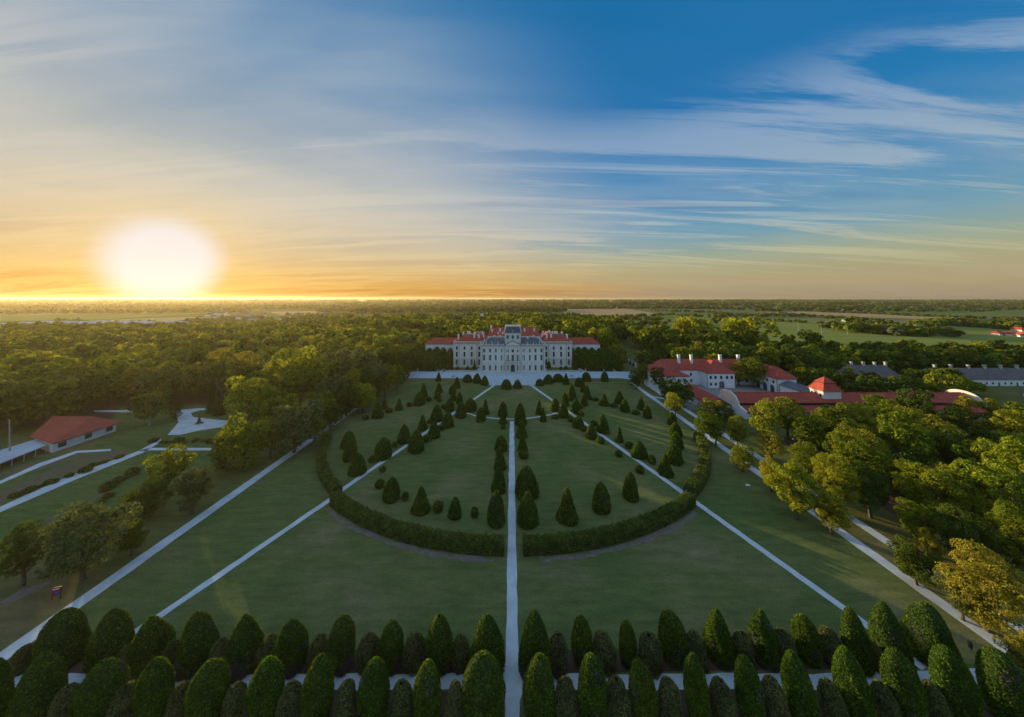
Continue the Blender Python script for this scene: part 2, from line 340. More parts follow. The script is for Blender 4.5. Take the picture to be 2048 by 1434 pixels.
# ------------------------------------------------------------ trees
def crown_pts(kind, n, leaf, lobes=34, asp=2.2):
    """leaf points of a crown in a unit box: radius 1, z 0..1 (bottom to top)"""
    if kind == 'conifer':
        t = RNG.random(n)**1.3; layer = np.floor(t*9)/9; f = (t-layer)*9
        r = (1-t)*.95*(1-.45*f)+.03; r *= RNG.uniform(.45, 1, n)**.5; a = RNG.random(n)*6.283
        r *= 1+.25*np.sin(a*5+layer*31)
        C = np.stack([r*np.cos(a), r*np.sin(a), t-.06*r], 1); Nn = np.stack([np.cos(a), np.sin(a), np.full(n, .8)], 1); return C, Nn
    if kind == 'pine':
        k = 18; t = np.sort(RNG.random(k))*.72+.22; a = RNG.random(k)*6.283; r = (1-(t-.2))*.75*RNG.random(k)
        L0 = np.stack([r*np.cos(a), r*np.sin(a), t], 1); R = RNG.uniform(.24, .42, k); vz = .5/asp
    else:
        k = lobes; d = unit(k); d[:, 2] = d[:, 2]*.92+.08
        rr = RNG.uniform(.35, .80, k)[:, None]
        L0 = d*rr*np.array([.95, .95, .50]); L0[:, 2] += .47; L0[:, :2] *= np.where(L0[:, 2:3] < .3, .9, 1)
        if kind == 'open': R = RNG.uniform(.13, .27, k)
        else: R = RNG.uniform(.22, .38, k)
        vz = .85/asp
        L0[:, 2] = np.clip(L0[:, 2], .02+.8*R/asp, 1-.85*R/asp)
    w_ = R**2; idx = RNG.choice(k, n, p=w_/w_.sum()); d = unit(n); d[:, 2] = np.where(d[:, 2] < -.45, -d[:, 2], d[:, 2])
    # each lobe is itself a cluster of tufts
    tuft = unit(k*14).reshape(k, 14, 3); tf = tuft[idx, RNG.integers(0, 14, n)]
    dd = d*.5+tf*.85; dd /= np.linalg.norm(dd, axis=1)[:, None]
    rad = R[idx]*(1+RNG.normal(0, .09, n))
    C = L0[idx] + dd*rad[:, None]*np.array([1, 1, vz])
    Nn = dd.copy()
    # drop leaves buried deep in other lobes
    deep = np.zeros(n, bool)
    for j in range(k):
        q = (C-L0[j])/np.array([R[j], R[j], R[j]*vz]); deep |= ((q**2).sum(1) < .42) & (idx != j)
    return C[~deep], Nn[~deep]
def crown_mesh(name, kind, n, leaf, mat, lobes=34, asp=2.2):
    C, Nn = crown_pts(kind, n, leaf, lobes, asp); C = C*np.array([1, 1, asp])
    V, Q = quads(C, Nn, leaf, .55); return npmesh(name, V, Q, [mat])
def trunk_mesh(name, mat='bark', limbs=6, r=.035, top=.62):
    mb = MB(); p = Vector((0, 0, 0)); segs = 5
    for i in range(segs):
        q = Vector((random.uniform(-.02, .02)*(i+1), random.uniform(-.02, .02)*(i+1), top*(i+1)/segs)); mb.tube(p, q, r*(1-.15*i)*(1.25 if i == 0 else 1), r*(1-.15*(i+1)), 8, cap=False)
        if i >= 1:
            for k in range(2):
                a = random.random()*6.283; e = q+Vector((math.cos(a)*.30, math.sin(a)*.30, random.uniform(.10, .26))); mb.tube(q, e, r*.42*(1-.12*i), r*.12, 6, cap=False)
        p = q
    me_o = mb.build(name, mat); me = me_o.data; bpy.data.objects.remove(me_o); return me
NEARV = {}; MIDV = {}
ASPS = (1.4, 2.0, 2.8, 3.8)
def lib(tier, kind, mat, i, asp):
    key = (kind, mat, i, tier, asp)
    if key not in NEARV:
        n_, lf = {'near': (24000, .030), 'mid': (6000, .050), 'low': (1900, .085)}[tier]
        q = (asp/2.0)**.7; n_ = int(n_*q*(.85 if kind == 'open' else 1))
        lob = int({'near': 52, 'mid': 36, 'low': 24}[tier]*q)
        NEARV[key] = crown_mesh('crown', kind, n_, lf, mat, lob, asp)
    return NEARV[key]
TRK = [trunk_mesh('trunk') for _ in range(4)]
TRK_P = trunk_mesh('trunk', 'bark_pale')
TREES = []
def tree(X, Y, h, w, kind='round', mat='leaf_mid', label=None, group=None, tier=None, gap=.03, name='broadleaf_tree', cat='tree', nv=3, bark=None):
    dist = math.hypot(X, Y)
    if tier is None: tier = 'near' if dist < 125 else ('mid' if dist < 230 else 'low')
    i = random.randrange(2)
    ra = h*(1-gap)/(w/2); asp = min(ASPS, key=lambda a: abs(math.log(a/ra)))
    r = thing(name, label, cat, (X, Y, 0), random.random()*6.283, group)
    c = link('crown', lib(tier, kind, mat, i, asp), r, (0, 0, h*gap), 0, (w/2, w/2, h*(1-gap)/asp))
    link('trunk', bark or random.choice(TRK), r, (0, 0, -.1), 0, (h*.75, h*.75, h))
    TREES.append((X, Y, w)); return r
def pxtree(cx, top, foot, w, kind='round', mat='leaf_mid', label='', **k):
    X, Y = at(cx, foot); h = zat(cx, top, Y); W_ = wid(cx, foot, w)*1.16
    return tree(X, Y, h, W_, kind, mat, label, **k)

# ------------------------------------------------------------ clipped yews
def prof(shape, t):
    t = np.asarray(t, float)
    if shape == 'cone': r = (1-t)**.70*(1-.12*np.sin(t*3.14))
    elif shape == 'bullet': r = (1-t**2.1)**.72
    elif shape == 'dome': r = np.sqrt(np.clip(1-t**2.2, 0, 1))
    elif shape == 'egg': r = (1-np.clip((t-.38)/.62, 0, 1)**2.2)**.62*(.80+.20*np.sin(np.clip(t/.45, 0, 1)*1.5708))
    elif shape == 'blob': r = np.sqrt(1-np.clip((t-.30)/.70, 0, 1)**2.2)*(.86+.14*np.sin(np.clip(t/.4, 0, 1)*1.5708))
    elif shape == 'ball': r = np.sqrt(np.clip(1-(2*t-1)**2*.96, 0, 1))
    tuck = np.clip(t/.07, 0, 1)**.5
    return r*(.80+.20*tuck)
def topiary_mesh(name, shape, n, leaf, rx=1, h=1, lean=(0, 0), bare=0, shaggy=False, ns=26, nz=20, side=0, lump=1.0):
    """solid clipped body plus a nap of needles; real size when rx,h given"""
    a = np.linspace(0, 2*np.pi, ns, endpoint=False); ts = np.concatenate([np.linspace(0, .92, nz), [.96, .985]])
    ph = RNG.random(6)*6.283
    def rad(t, ang):
        r = prof(shape, t)
        w1 = lump*(.035*np.sin(2*ang+ph[0]+t*3)+.025*np.sin(3*ang+ph[1]-t*5)+.015*np.sin(7*ang+ph[2]+t*11))
        if shaggy: w1 = w1*2.4+.05*np.sin(5*ang+ph[3]+t*9)
        return r*(1+w1)
    T, A = np.meshgrid(ts, a, indexing='ij'); R = rad(T, A)*.955
    V = np.stack([R*np.cos(A)*rx+T*lean[0]*h, R*np.sin(A)*rx+T*lean[1]*h, T*h], -1).reshape(-1, 3)
    K = len(ts); Q = [(i*ns+j, i*ns+(j+1) % ns, (i+1)*ns+(j+1) % ns, (i+1)*ns+j) for i in range(K-1) for j in range(ns)]
    Q = np.array(Q); 
    tt = RNG.random(n*2); rr = prof(shape, tt); keep = RNG.random(n*2) < (rr+.12)/1.12; tt = tt[keep][:n]; n = len(tt); aa = RNG.random(n)*6.283
    r = rad(tt, aa)*RNG.uniform(.95, 1.035, n)
    C = np.stack([r*np.cos(aa)*rx+tt*lean[0]*h, r*np.sin(aa)*rx+tt*lean[1]*h, tt*h], 1)
    dr = (prof(shape, np.clip(tt+.02, 0, 1))-prof(shape, np.clip(tt-.02, 0, 1)))/.04
    Nn = np.stack([np.cos(aa), np.sin(aa), -dr*rx/h], 1); Nn /= np.linalg.norm(Nn, axis=1)[:, None]
    V2, Q2 = quads(C+Nn*(.0 if not shaggy else leaf*.6), Nn, leaf, .25 if not shaggy else .1, .5 if shaggy else .6)
    mi = np.concatenate([np.zeros(len(Q)), np.ones(n)])
    tips = RNG.random(n) < .10+.25*np.clip((tt-.8)/.2, 0, 1); mi[len(Q):][tips] = 2
    for _ in range(int(lump > 1)*random.choice([0, 1, 1, 2])):   # browned patches
        a_, t_ = random.random()*6.283, random.uniform(.25, .85); dd_ = (((aa-a_+np.pi) % (2*np.pi))-np.pi)**2*.5+((tt-t_)*3)**2
        mi[len(Q):][(dd_ < .10) & (RNG.random(n) < .5)] = 3
    if bare > 0:
        e = bare*(.75+.5*np.sin(aa*2+side)+.25*np.sin(5*aa+ph[4])); b_ = (tt < e*RNG.uniform(.8, 1.1, n)); mi[len(Q):][b_] = 3
        qa = (np.arange(len(Q)) % ns)/ns*6.283; qt = ts[np.arange(len(Q))//ns]; e2 = bare*(.75+.5*np.sin(qa*2+side)); mi[:len(Q)][qt < e2*.9] = 3
    mats = ['shag_body', 'leaf_shaggy', 'leaf_hedge', 'twigs'] if shaggy else ['yew_body', 'leaf_yew', 'leaf_yew_tip', 'twigs']
    return npmesh(name, np.concatenate([V, V2]), np.concatenate([Q, Q2+len(V)]), mats, mi)

# ============================================================ THE SETTING
mb = MB(); S = 26000; mb.poly([(-S,-3000,0),(S,-3000,0),(S,S,0),(-S,S,0)]); structure('ground', mb.build('ground', 'country'))
sheet('park_ground', [(-700,-60),(430,-60),(430,330),(120,420),(-250,520),(-700,420)], 'rough_grass', .02)
sheet('lawn', [(-69.7,24),(69.6,24),(69.6,197),(-69.7,197)], 'lawn', .03)
sheet('forest_floor', [(-640,128),(-79,128),(-74,197),(-75,330),(-250,500),(-640,400)], 'mulch', .028)
sheet('forest_floor', [(80,24),(400,24),(400,120),(95,120)], 'mulch', .028)
# fields of the open country: (pixels in the photograph) -> places on the plain
for poly, mat_, z in [
    ([(1128,632),(1128,618),(1232,614),(1325,629),(1290,633)], 'wheat', .5),
    ([(1180,668),(1200,636),(1300,631),(1450,629),(1600,640),(2070,655),(2300,690),(2300,720),(1700,690)], 'meadow', .3),
    ([(1500,626),(1600,623),(1780,629),(1945,637),(1920,641),(1760,636),(1600,630)], 'wheat', .6),
    ([(1626,620),(1640,617),(1748,621),(1740,623)], 'wheat', .7),
    ([(1990,644),(1990,641),(2300,652),(2300,658)], 'wheat', .6),
    ([(1000,640),(880,636),(870,629),(1000,627)], 'pale_field', .5),
    ([(560,631),(540,624),(640,622),(660,630)], 'wheat', .5),
    ([(730,634),(735,629),(800,630),(800,637)], 'wheat', .5),
    ([(150,652),(120,644),(290,637),(430,633),(300,648)], 'wheat', .5),
    ([(-200,646),(-200,632),(330,625),(420,626),(200,640)], 'meadow', .4),
    ([(-200,634),(-200,629),(400,621),(330,626)], 'wheat', .55),
    ]: pxsheet('field', poly, mat_, z)
pxsheet('lake', [(545,602.6),(600,601.3),(780,601.0),(760,602.6)], 'lake', .8)
def hills(name, x0, x1, Y0, Yd, hmax, n, seed, f):
    V = []; Q = []; rows = 6
    for j in range(rows):
        for i in range(n+1):
            s = i/n; X = x0+(x1-x0)*s; prof_ = math.sin(math.pi*j/(rows-1)); hh = hmax*(.55+.3*math.sin(s*f+seed)+.15*math.sin(s*f*2.7+seed*2)+.05*math.sin(s*f*9))
            V.append((X, Y0+Yd*j/(rows-1), -1+prof_*hh*min(1, 8*s, 8*(1-s)))) 
    for j in range(rows-1):
        for i in range(n):
            k = j*(n+1)+i; Q.append((k, k+1, k+n+2, k+n+1))
    o = link(name, npmesh(name, np.array(V), np.array(Q), ['far_hill'], smooth=True)); structure(name, o)
hills('hills', -22000, 3000, 9500, 2500, 70, 120, 1.3, 9)
hills('hills', -19000, 1500, 7700, 1500, 58, 100, 4.1, 7)
hills('hills', 1500, 21000, 9500, 2000, 56, 100, 2.2, 3)

# paths
def P(px, py): return at(px, py)
GV = 'gravel'
strip('path', [(0.1,20),(0.0,45),(-.05,100),(-.05,134.5)], 1.72, GV, .040)
strip('path', [(-71.2,24),(-71.3,90),(-71.4,150)], 2.5, GV, .040)
strip('path', [(70.4,24),(70.6,70),(71.0,120),(71.0,195)], 2.3, GV, .040)
strip('path', [(77.2,20),(77.3,70),(78.0,110),(78.4,193)], 2.2, GV, .044)
li = [P(172,1330), P(310,1238), P(655,1003), P(690,975.5), P(988,771)]; ri = [P(1850,1337), P(1688,1217), P(1393,1006), P(1357,979), P(1062,770.5)]
strip('path', li, 1.45, GV, .044); strip('path', ri, 1.45, GV, .044)
strip('path', [P(933,826), P(953,832), P(972,834.8), P(996,837.5), P(1024,838.3), P(1054,836.8), P(1075,834.2), P(1095,830.5), P(1116,825.5)], 1.0, GV, .048)
YM = at(1024, 1364)[1]
strip('path', [(-74,YM+.2),(-40,YM),(40,YM),(66,YM+.8),(73,YM+1.2)], 1.75, GV, .048, .14)
for sx in (-1, 1):   # rounded corners where the middle path crosses
    for yy, dy_ in ((YM+.85, 1), (YM-.85, -1)):
        sheet('path', [(sx*.7, yy-.2*dy_), (sx*2.2, yy-.2*dy_), (sx*1.35, yy+.35*dy_), (sx*.9, yy+1.3*dy_), (sx*.7, yy+2.6*dy_)][::(1 if sx*dy_ > 0 else -1)], GV, .052)
pxsheet('path', [(1285,789),(1360,802),(1362,804.5),(1300,793.5)], GV, .048)
# the gravel court before the palace, bulging towards the garden
YT = at(1024, 744)[1]; YB = at(1024, 756.5)[1]; YC = at(1024, 771)[1]
pts = [(-75, YB), (-26, YB), (-22, YB-3.5), (-13.5, YC+.6), (-11.6, YC-.4)]
pts += [(x, YC+1.1*(1-(x/10)**2)) for x in (-8, -4, 0, 4, 8)] + [(11.6, YC-.4), (13.5, YC+.6), (22, YB-3.5), (26, YB), (68, YB), (80, YB-6), (84, YB), (84, YT+1), (44, YT+1), (-75, YT+1), (-78, YB+4)]
sheet('court', pts, 'plaza_stone', .056)
sheet('court', [(-24.5, YT+1), (24.5, YT+1), (24.5, YT+26), (-24.5, YT+26)], 'plaza_stone', .052)
for sx in (-1, 1): strip('path', [(sx*49.5, YT+.5), (sx*46.5, YT+22)], 1.9, 'plaza_stone', .06)
strip('path', [(71.5, YT+.5), (66.5, YT+18)], 1.5, GV, .06)
# beds under the two clipped rows
Ya, Yb = YM+.95, at(1024, 1300)[1]
sheet('mulch_bed', [(-62,Ya),(-1.6,Ya),(-1.6,Yb),(-60,Yb)], 'mulch', .036)
sheet('mulch_bed', [(1.8,Ya),(56,Ya+.6),(57,Yb+.5),(1.8,Yb)], 'mulch', .036)
sheet('mulch_bed', [(-62,34),(-1.7,34),(-1.7,YM-.95),(-62,YM-.95)], 'mulch', .036)
sheet('mulch_bed', [(2.2,34),(58,34),(58,YM-.8),(2.2,YM-.95)], 'mulch', .036)

# left flower garden
for poly in ([(-60,990),(0,962),(75,928),(152,902),(222,898),(222,902),(155,906),(80,934),(0,968),(-60,1000)],
             [(-60,1040),(0,1014),(140,951),(275,903),(322,878),(322,884),(285,906),(150,960),(0,1025),(-60,1055)],
             [(272,903),(300,896),(430,896),(430,901),(300,901)],
             [(335,870),(357,845),(352,826),(334,820),(360,820),(395,817),(470,813),(470,816),(400,821),(382,826),(386,834),(420,838),(470,843),(466,851),(400,861),(360,870)],
             [(188,824),(188,821),(265,820),(265,825)]):
    pxsheet('path', poly, GV, .05)
for poly in ([(0,1006),(70,985),(180,938),(262,905),(240,900),(170,915),(60,955),(0,984)], [(0,942),(40,930),(150,906),(190,904),(110,932),(0,960)], [(190,985),(215,970),(250,950),(240,962),(215,985)],
             [(20,1070),(100,1035),(190,990),(225,966),(240,972),(180,1004),(90,1050),(30,1080)]):
    pxsheet('flower_bed', poly, 'flowers', .044)
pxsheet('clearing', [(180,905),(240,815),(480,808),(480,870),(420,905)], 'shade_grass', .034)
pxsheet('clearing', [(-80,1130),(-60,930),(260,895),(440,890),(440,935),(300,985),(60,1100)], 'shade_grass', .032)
pxsheet('dry_patch', [(0,1205),(40,1180),(110,1160),(70,1185),(10,1212)], 'dry_earth', .036)

# ============================================================ PALACE
YP = at(1024, 743.3)[1]; XC = .55
pal = thing('palace', 'long cream baroque palace with red roofs, blue-slate front roof and raised middle tower', 'palace', (XC, YP, 0))
EV = zat(1024, 692, YP)
def pwindow(x, z, w, h, y, arch=False, shut='shutter_green', cap=False, parent=None):
    f = MB(); w *= 1.22; f.box(x-w/2-.14, x+w/2+.14, y-.10, y-.004, z-.15, z+h+.2)
    if cap: f.box(x-w/2-.4, x+w/2+.4, y-.22, y-.104, z+h+.45, z+h+.65)
    f.box(x-w/2-.35, x+w/2+.35, y-.20, y-.104, z-.30, z-.15)
    o = f.build('window', 'trim', parent or pal)
    p = MB(); p.box(x-w/2, x+w/2, y-.14, y-.104, z, z+h, 0); 
    if shut != 'glass_dark':
        p.box(x-.05, x+.05, y-.17, y-.144, z, z+h, 1)
        p.box(x-w/2, x+w/2, y-.17, y-.144, z+h*.62, z+h*.66, 1)
    p.build('pane', [shut, 'shutter_green' if shut == 'glass_dark' else 'dark_line'], o)
def facade(mbw, x0, x1, y, z0, z1, n_pil, mi=2):
    for i in range(n_pil):
        x = x0+(x1-x0)*i/(n_pil-1); mbw.box(x-.32, x+.32, y-.16, y-.003, z0, z1, mi)
# central block
w = MB(); w.box(-22, 22, 0, 17, 0, 6.4, 1); w.box(-22, 22, .003, 17, 6.4, EV, 0); w.box(-22.15, 22.15, -.16, -.003, 6.35, 6.65, 2); w.box(-22.1, 22.1, -.2, -.003, 0, .7, 2)
facade(w, -21.6, -7.2, 0, .7, EV-.8, 5); facade(w, 7.2, 21.6, 0, .7, EV-.8, 5); w.box(-4.1, -3.5, -.16, -.003, .7, EV-.8, 2); w.box(3.5, 4.1, -.16, -.003, .7, EV-.8, 2); w.box(-1.75, -1.35, -.16, -.003, 7, EV-.8, 2); w.box(1.35, 1.75, -.16, -.003, 7, EV-.8, 2)
w.build('wall', ['stucco', 'stucco_pink', 'trim'], pal)
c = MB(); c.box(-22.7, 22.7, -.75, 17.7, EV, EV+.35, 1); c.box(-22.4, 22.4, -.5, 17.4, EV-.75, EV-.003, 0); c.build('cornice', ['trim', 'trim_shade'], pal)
for a_, b_, xx in ((-22.3, -6.3, -22.3), (6.3, 22.3, 22.3)):
    bl = MB(); bl.box(a_, b_, -.45, -.15, EV+.355, EV+.55); bl.box(a_, b_, -.45, -.15, EV+1.15, EV+1.35)
    k = int((b_-a_)/.55)
    for i in range(k): x = a_+(b_-a_)*(i+.5)/k; bl.box(x-.09, x+.09, -.38, -.22, EV+.553, EV+1.147)
    for i in range(5): x = a_+(b_-a_)*i/4; bl.box(x-.28, x+.28, -.5, -.1, EV+.356, EV+1.5)
    bl.box(xx-.15, xx+.15, -.1, 17, EV+.356, EV+.55); bl.box(xx-.15, xx+.15, -.1, 17, EV+1.15, EV+1.35)
    for i in range(26): bl.box(xx-.08, xx+.08, .3+i*.64, .46+i*.64, EV+.553, EV+1.147)
    bl.build('balustrade', 'trim', pal)
for x in (-18.3, -14.3, -10.3, 10.3, 14.3, 18.3, -22.3, 22.3):
    s_ = MB(); s_.box(x-.2, x+.2, -.45, -.15, EV+1.50, EV+1.75); s_.tube((x, -.3, EV+1.75), (x, -.3, EV+2.4), .3, .2, 7); s_.tube((x, -.3, EV+2.4), (x+.05, -.3, EV+3.0), .26, .12, 7); s_.tube((x+.05, -.3, EV+3.0), (x+.05, -.3, EV+3.35), .13, .1, 6)
    s_.build('roof_statue', 'trim', pal)
pd = MB(); z0 = EV+.36
for i, (yf, yb, mi) in enumerate(((-.9, 3.5, 0),)):
    k = len(pd.v); pd.v += [(-6, yf, z0), (6, yf, z0), (0, yf, z0+3.0), (-6, yb, z0), (6, yb, z0), (0, yb, z0+3.0)]
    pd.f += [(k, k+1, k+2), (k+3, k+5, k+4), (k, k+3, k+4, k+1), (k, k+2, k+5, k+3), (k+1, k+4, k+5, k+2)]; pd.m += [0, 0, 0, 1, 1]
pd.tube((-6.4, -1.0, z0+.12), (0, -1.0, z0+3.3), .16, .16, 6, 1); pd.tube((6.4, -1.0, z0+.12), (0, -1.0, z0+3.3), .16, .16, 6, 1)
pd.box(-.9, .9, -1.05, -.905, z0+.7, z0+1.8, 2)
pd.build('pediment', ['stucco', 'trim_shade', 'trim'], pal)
# windows of the centre: 11 bays
xs = [-19.7, -15.6, -11.5, -7.4+0, -3.0-.6, 0, 3.6, 7.4, 11.5, 15.6, 19.7]
for i, x in enumerate(xs):
    mid = 4 <= i <= 6
    if i != 5: pwindow(x, .9, 1.25, 3.5, 0)
    pwindow(x, 7.6 if not mid else 7.3, 1.25 if not mid else 1.4, 3.7 if not mid else 4.1, 0, cap=True)
    pwindow(x, 13.1, 1.15 if not mid else 1.3, 2.4 if not mid else 1.9, 0, shut='shutter_green' if not mid else 'glass_dark')
d_ = MB(); d_.box(-1.7, 1.7, -.25, -.005, 0, 3.7, 0)
for i in range(8):
    a0, a1 = math.pi*i/8, math.pi*(i+1)/8; d_.poly([(0, -.25, 3.7), (1.7*math.cos(a0), -.25, 3.7+1.3*math.sin(a0)), (1.7*math.cos(a1), -.25, 3.7+1.3*math.sin(a1))], 0)
dr = d_.build('door', 'trim', pal); e_ = MB(); e_.box(-1.4, 1.4, -.33, -.255, .1, 3.7); e_.poly([(1.4*math.cos(math.pi*i/8), -.33, 3.7+1.1*math.sin(math.pi*i/8)) for i in range(9)][::-1]); e_.build('door_leaf', 'glass_dark', dr)
b_ = MB(); b_.box(-5.2, 5.2, -1.9, -.21, 6.7, 6.95, 0)
for x in (-4.8, -2.3, 2.3, 4.8): b_.tube((x, -1.5, 0), (x, -1.5, 6.7), .22, .18, 8, 0)
for i in range(36): x = -5.1+i*10.2/35; b_.box(x-.03, x+.03, -1.85, -1.79, 6.95, 7.9, 1)
b_.box(-5.15, 5.15, -1.86, -1.78, 7.9, 8.0, 1); b_.build('balcony', ['trim', 'iron'], pal)
for x in (-21.0, 21.0, -5.6, 5.6):
    p_ = MB(); p_.tube((x, -.3, .2), (x, -.3, EV-.8), .09, .09, 6); p_.build('downpipe', 'iron', pal)
# slate roof of the centre (steep skirt then flatter top) either side of the tower
rf = MB()
for a_, b_, c_, d_, e_, f_ in ((-21.4, -5.65, -18.4, -5.65, -15.8, -5.65), (5.65, 21.4, 5.65, 18.4, 5.65, 15.8)):
    rf.frust(a_, b_, .7, 16.3, EV+.36, c_, d_, 4.2, 13.2, EV+3.9, 0)
    rf.frust(c_+.03, d_-.03, 4.25, 13.15, EV+3.903, e_+.06, f_-.06, 7.8, 9.6, EV+4.9, 0)
ro = rf.build('roof', 'roof_slate', pal)
rb = MB()
for sx in (-1, 1): rb.tube((sx*21.4, .7, EV+.5), (sx*18.4, 4.2, EV+4.0), .2, .2, 6)
for x in (-17, -13.2, -9.6, 9.6, 13.2, 17): rb.tube((x, .72, EV+.45), (x*.9, 4.15, EV+3.85), .05, .05, 5)
rb.build('roof_rib', 'trim', ro)
for x, y in ((-13.5, 10), (-9, 10), (10.5, 5.2), (15, 10)):
    ch = MB(); ch.box(x-.55, x+.55, y-.4, y+.4, EV+2.2, EV+5.8, 0); ch.box(x-.7, x+.7, y-.55, y+.55, EV+5.803, EV+6.1, 1); ch.build('chimney', ['trim', 'stucco'], ro)
# tower
zt0 = EV+.36; TZ = zat(1024, 665.5, YP+4); t_ = MB(); t_.box(-5.6, 5.6, 3.7, 14, zt0, TZ, 0); t_.box(-5.9, 5.9, 3.4, 14.3, TZ-.5, TZ-.003, 1); t_.box(-5.75, 5.75, 3.55, 14.1, zt0+3.0, zt0+3.25, 1)
for x in (-5.3, -1.75, 1.75, 5.3): t_.box(x-.28, x+.28, 3.52, 3.697, zt0+3.26, TZ-.52, 1)
tw = t_.build('tower', ['stucco', 'trim'], pal)
for x in (-3.55, 0, 3.55): pwindow(x, zt0+4.0, 1.25, 2.6, 3.7, parent=tw)
tr = MB(); tr.box(-6.2, 6.2, 3.1, 14.6, TZ, TZ+.25, 1); tr.frust(-5.9, 5.9, 3.4, 14.3, TZ+.253, -4.9, 4.9, 5.6, 12.6, TZ+4.3, 0); tr.build('tower_roof', ['roof_slate', 'trim_shade'], tw)
tb = MB(); tb.box(-5.2, 5.2, 5.3, 5.45, TZ+4.9, TZ+5.1); tb.box(-5.2, 5.2, 12.8, 12.95, TZ+4.9, TZ+5.1); tb.box(-5.0, 5.0, 5.35, 12.85, TZ+4.302, TZ+4.45)
for i in range(22): x = -5.1+10.2*i/21; tb.box(x-.06, x+.06, 5.33, 5.42, TZ+4.452, TZ+4.897); tb.box(x-.06, x+.06, 12.83, 12.92, TZ+4.452, TZ+4.897)
for x, y in ((-5.1, 5.4), (5.1, 5.4), (-5.1, 12.9), (5.1, 12.9)): tb.box(x-.2, x+.2, y-.2, y+.2, TZ+4.455, TZ+5.6)
for sx in (-1, 1): tb.tube((sx*5.9, 3.4, TZ+.4), (sx*4.9, 5.6, TZ+4.4), .22, .22, 6)
tb.build('tower_balustrade', 'trim', tw)
fp = MB(); fp.tube((0, 5.2, TZ+1), (0, 5.2, TZ+8.3), .09, .05, 6); fp.tube((0, 3.6, TZ+.3), (0, 4.8, TZ+2.2), .55, .25, 8); fp.build('flag_mast', 'gold', tw)
# side wings, set back
for sx in (-1, 1):
    a0, a1 = sx*22, sx*43.4; x0, x1 = min(a0, a1), max(a0, a1); yw = 14.0; WE = zat(930, 686.6, YP+yw)
    w = MB(); w.box(x0, x1, yw, yw+20, 0, 6.6, 1); w.box(x0, x1, yw+.003, yw+20, 6.6, WE, 0); w.box(x0-.02, x1+.02, yw-.15, yw-.003, 6.5, 6.8, 2); w.box(x0-.03, x1+.03, yw-.2, yw-.003, 0, .7, 2)
    for x in (x0+.5, x0+5.3, x1-5.3, x1-.5): w.box(x-.3, x+.3, yw-.12, yw-.004, .7, WE-.6, 2)
    wg = w.build('wing_wall', ['stucco', 'stucco_pink', 'trim'], pal)
    c = MB(); c.box(x0-.6, x1+.6, yw-.7, yw+20.6, WE, WE+.3, 1); c.box(x0-.3, x1+.3, yw-.35, yw+20.3, WE-.6, WE-.003, 0)
    c.box(x0-.2, x1+.2, yw-.4, yw-.1, WE+1.15, WE+1.35, 0); c.box(x0-.2, x1+.2, yw-.4, yw-.1, WE+.303, WE+.45, 0)
    for i in range(38): x = x0+(x1-x0)*(i+.5)/38; c.box(x-.1, x+.1, yw-.33, yw-.17, WE+.453, WE+1.147, 0)
    for xx in (x0-.1, x1+.1): c.box(xx-.12, xx+.12, yw-.05, yw+20, WE+.303, WE+1.3, 0)
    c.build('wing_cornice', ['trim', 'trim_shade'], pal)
    r = MB(); r.frust(x0+1.2, x1-1.2, yw+.9, yw+19, WE+.303, x0+6, x1-4.5, yw+7, yw+13, WE+5.4, 0); r.box(x0+6, x1-4.5, yw+7, yw+13, WE+5.403, WE+5.7, 1)
    rr_ = r.build('wing_roof', ['roof_red', 'roof_brown'], pal)
    for i, xw in enumerate((2.5, 8.0, 13.3, 18.9)):
        x = sx*(22+xw) if sx > 0 else -(22+xw)
        pwindow(x, .9+.9, 1.15, 3.9, yw); pwindow(x, 7.6, 1.1, 3.5, yw, shut='glass_dark'); pwindow(x, 12.6, 1.0, 2.4, yw, shut='glass_dark')
    for x in (x0+4.2, x1-4.2):
        p_ = MB(); p_.tube((x, yw-.25, .2), (x, yw-.25, WE-.6), .09, .09, 6); p_.build('downpipe', 'iron', pal)
    for x, y, hh in ((25.5, 5, 6.6), (28.8, 5, 6.9), (40.6, 5, 6.8), (38.2, 13, 7.8), (29.5, 14, 7.4)):
        ch = MB(); X = sx*x; ch.box(X-.6, X+.6, yw+y-.5, yw+y+.5, WE+1.2, WE+hh-1, 0); ch.box(X-.75, X+.75, yw+y-.65, yw+y+.65, WE+hh-.997, WE+hh-.65, 1)
        ch.build('chimney', ['white_wall', 'trim'], rr_)
    # low arcaded range further out
    q0, q1 = sx*43.4, sx*66.5; x0, x1 = min(q0, q1), max(q0, q1); yl = 24.0; LE = zat(1180, 688.5, YP+yl)
    w = MB(); w.box(x0, x1, yl, yl+9, 0, LE, 0)
    for k in range(6): x = x0+(x1-x0)*(k+.5)/6; w.box(x-1.9, x-1.5, yl-.12, yl-.003, 0, LE-.6, 1)
    w.build('low_range_wall', ['white_wall', 'trim'], pal)
    r = MB(); r.hip(x0, x1, yl, yl+9, LE, LE+4.6, over=.5, g0=(5 if sx < 0 else .1), g1=(5 if sx > 0 else .1)); r.build('low_range_roof', 'roof_red', pal)
    for k in range(7):
        x = x0+(x1-x0)*(k+.5)/7; ww = MB(); ww.box(x-.75, x+.75, yl-.08, yl-.004, 1.0, 4.2); ww.build('low_range_window', 'fence_blue' if k % 2 else 'glass_dark', pal)
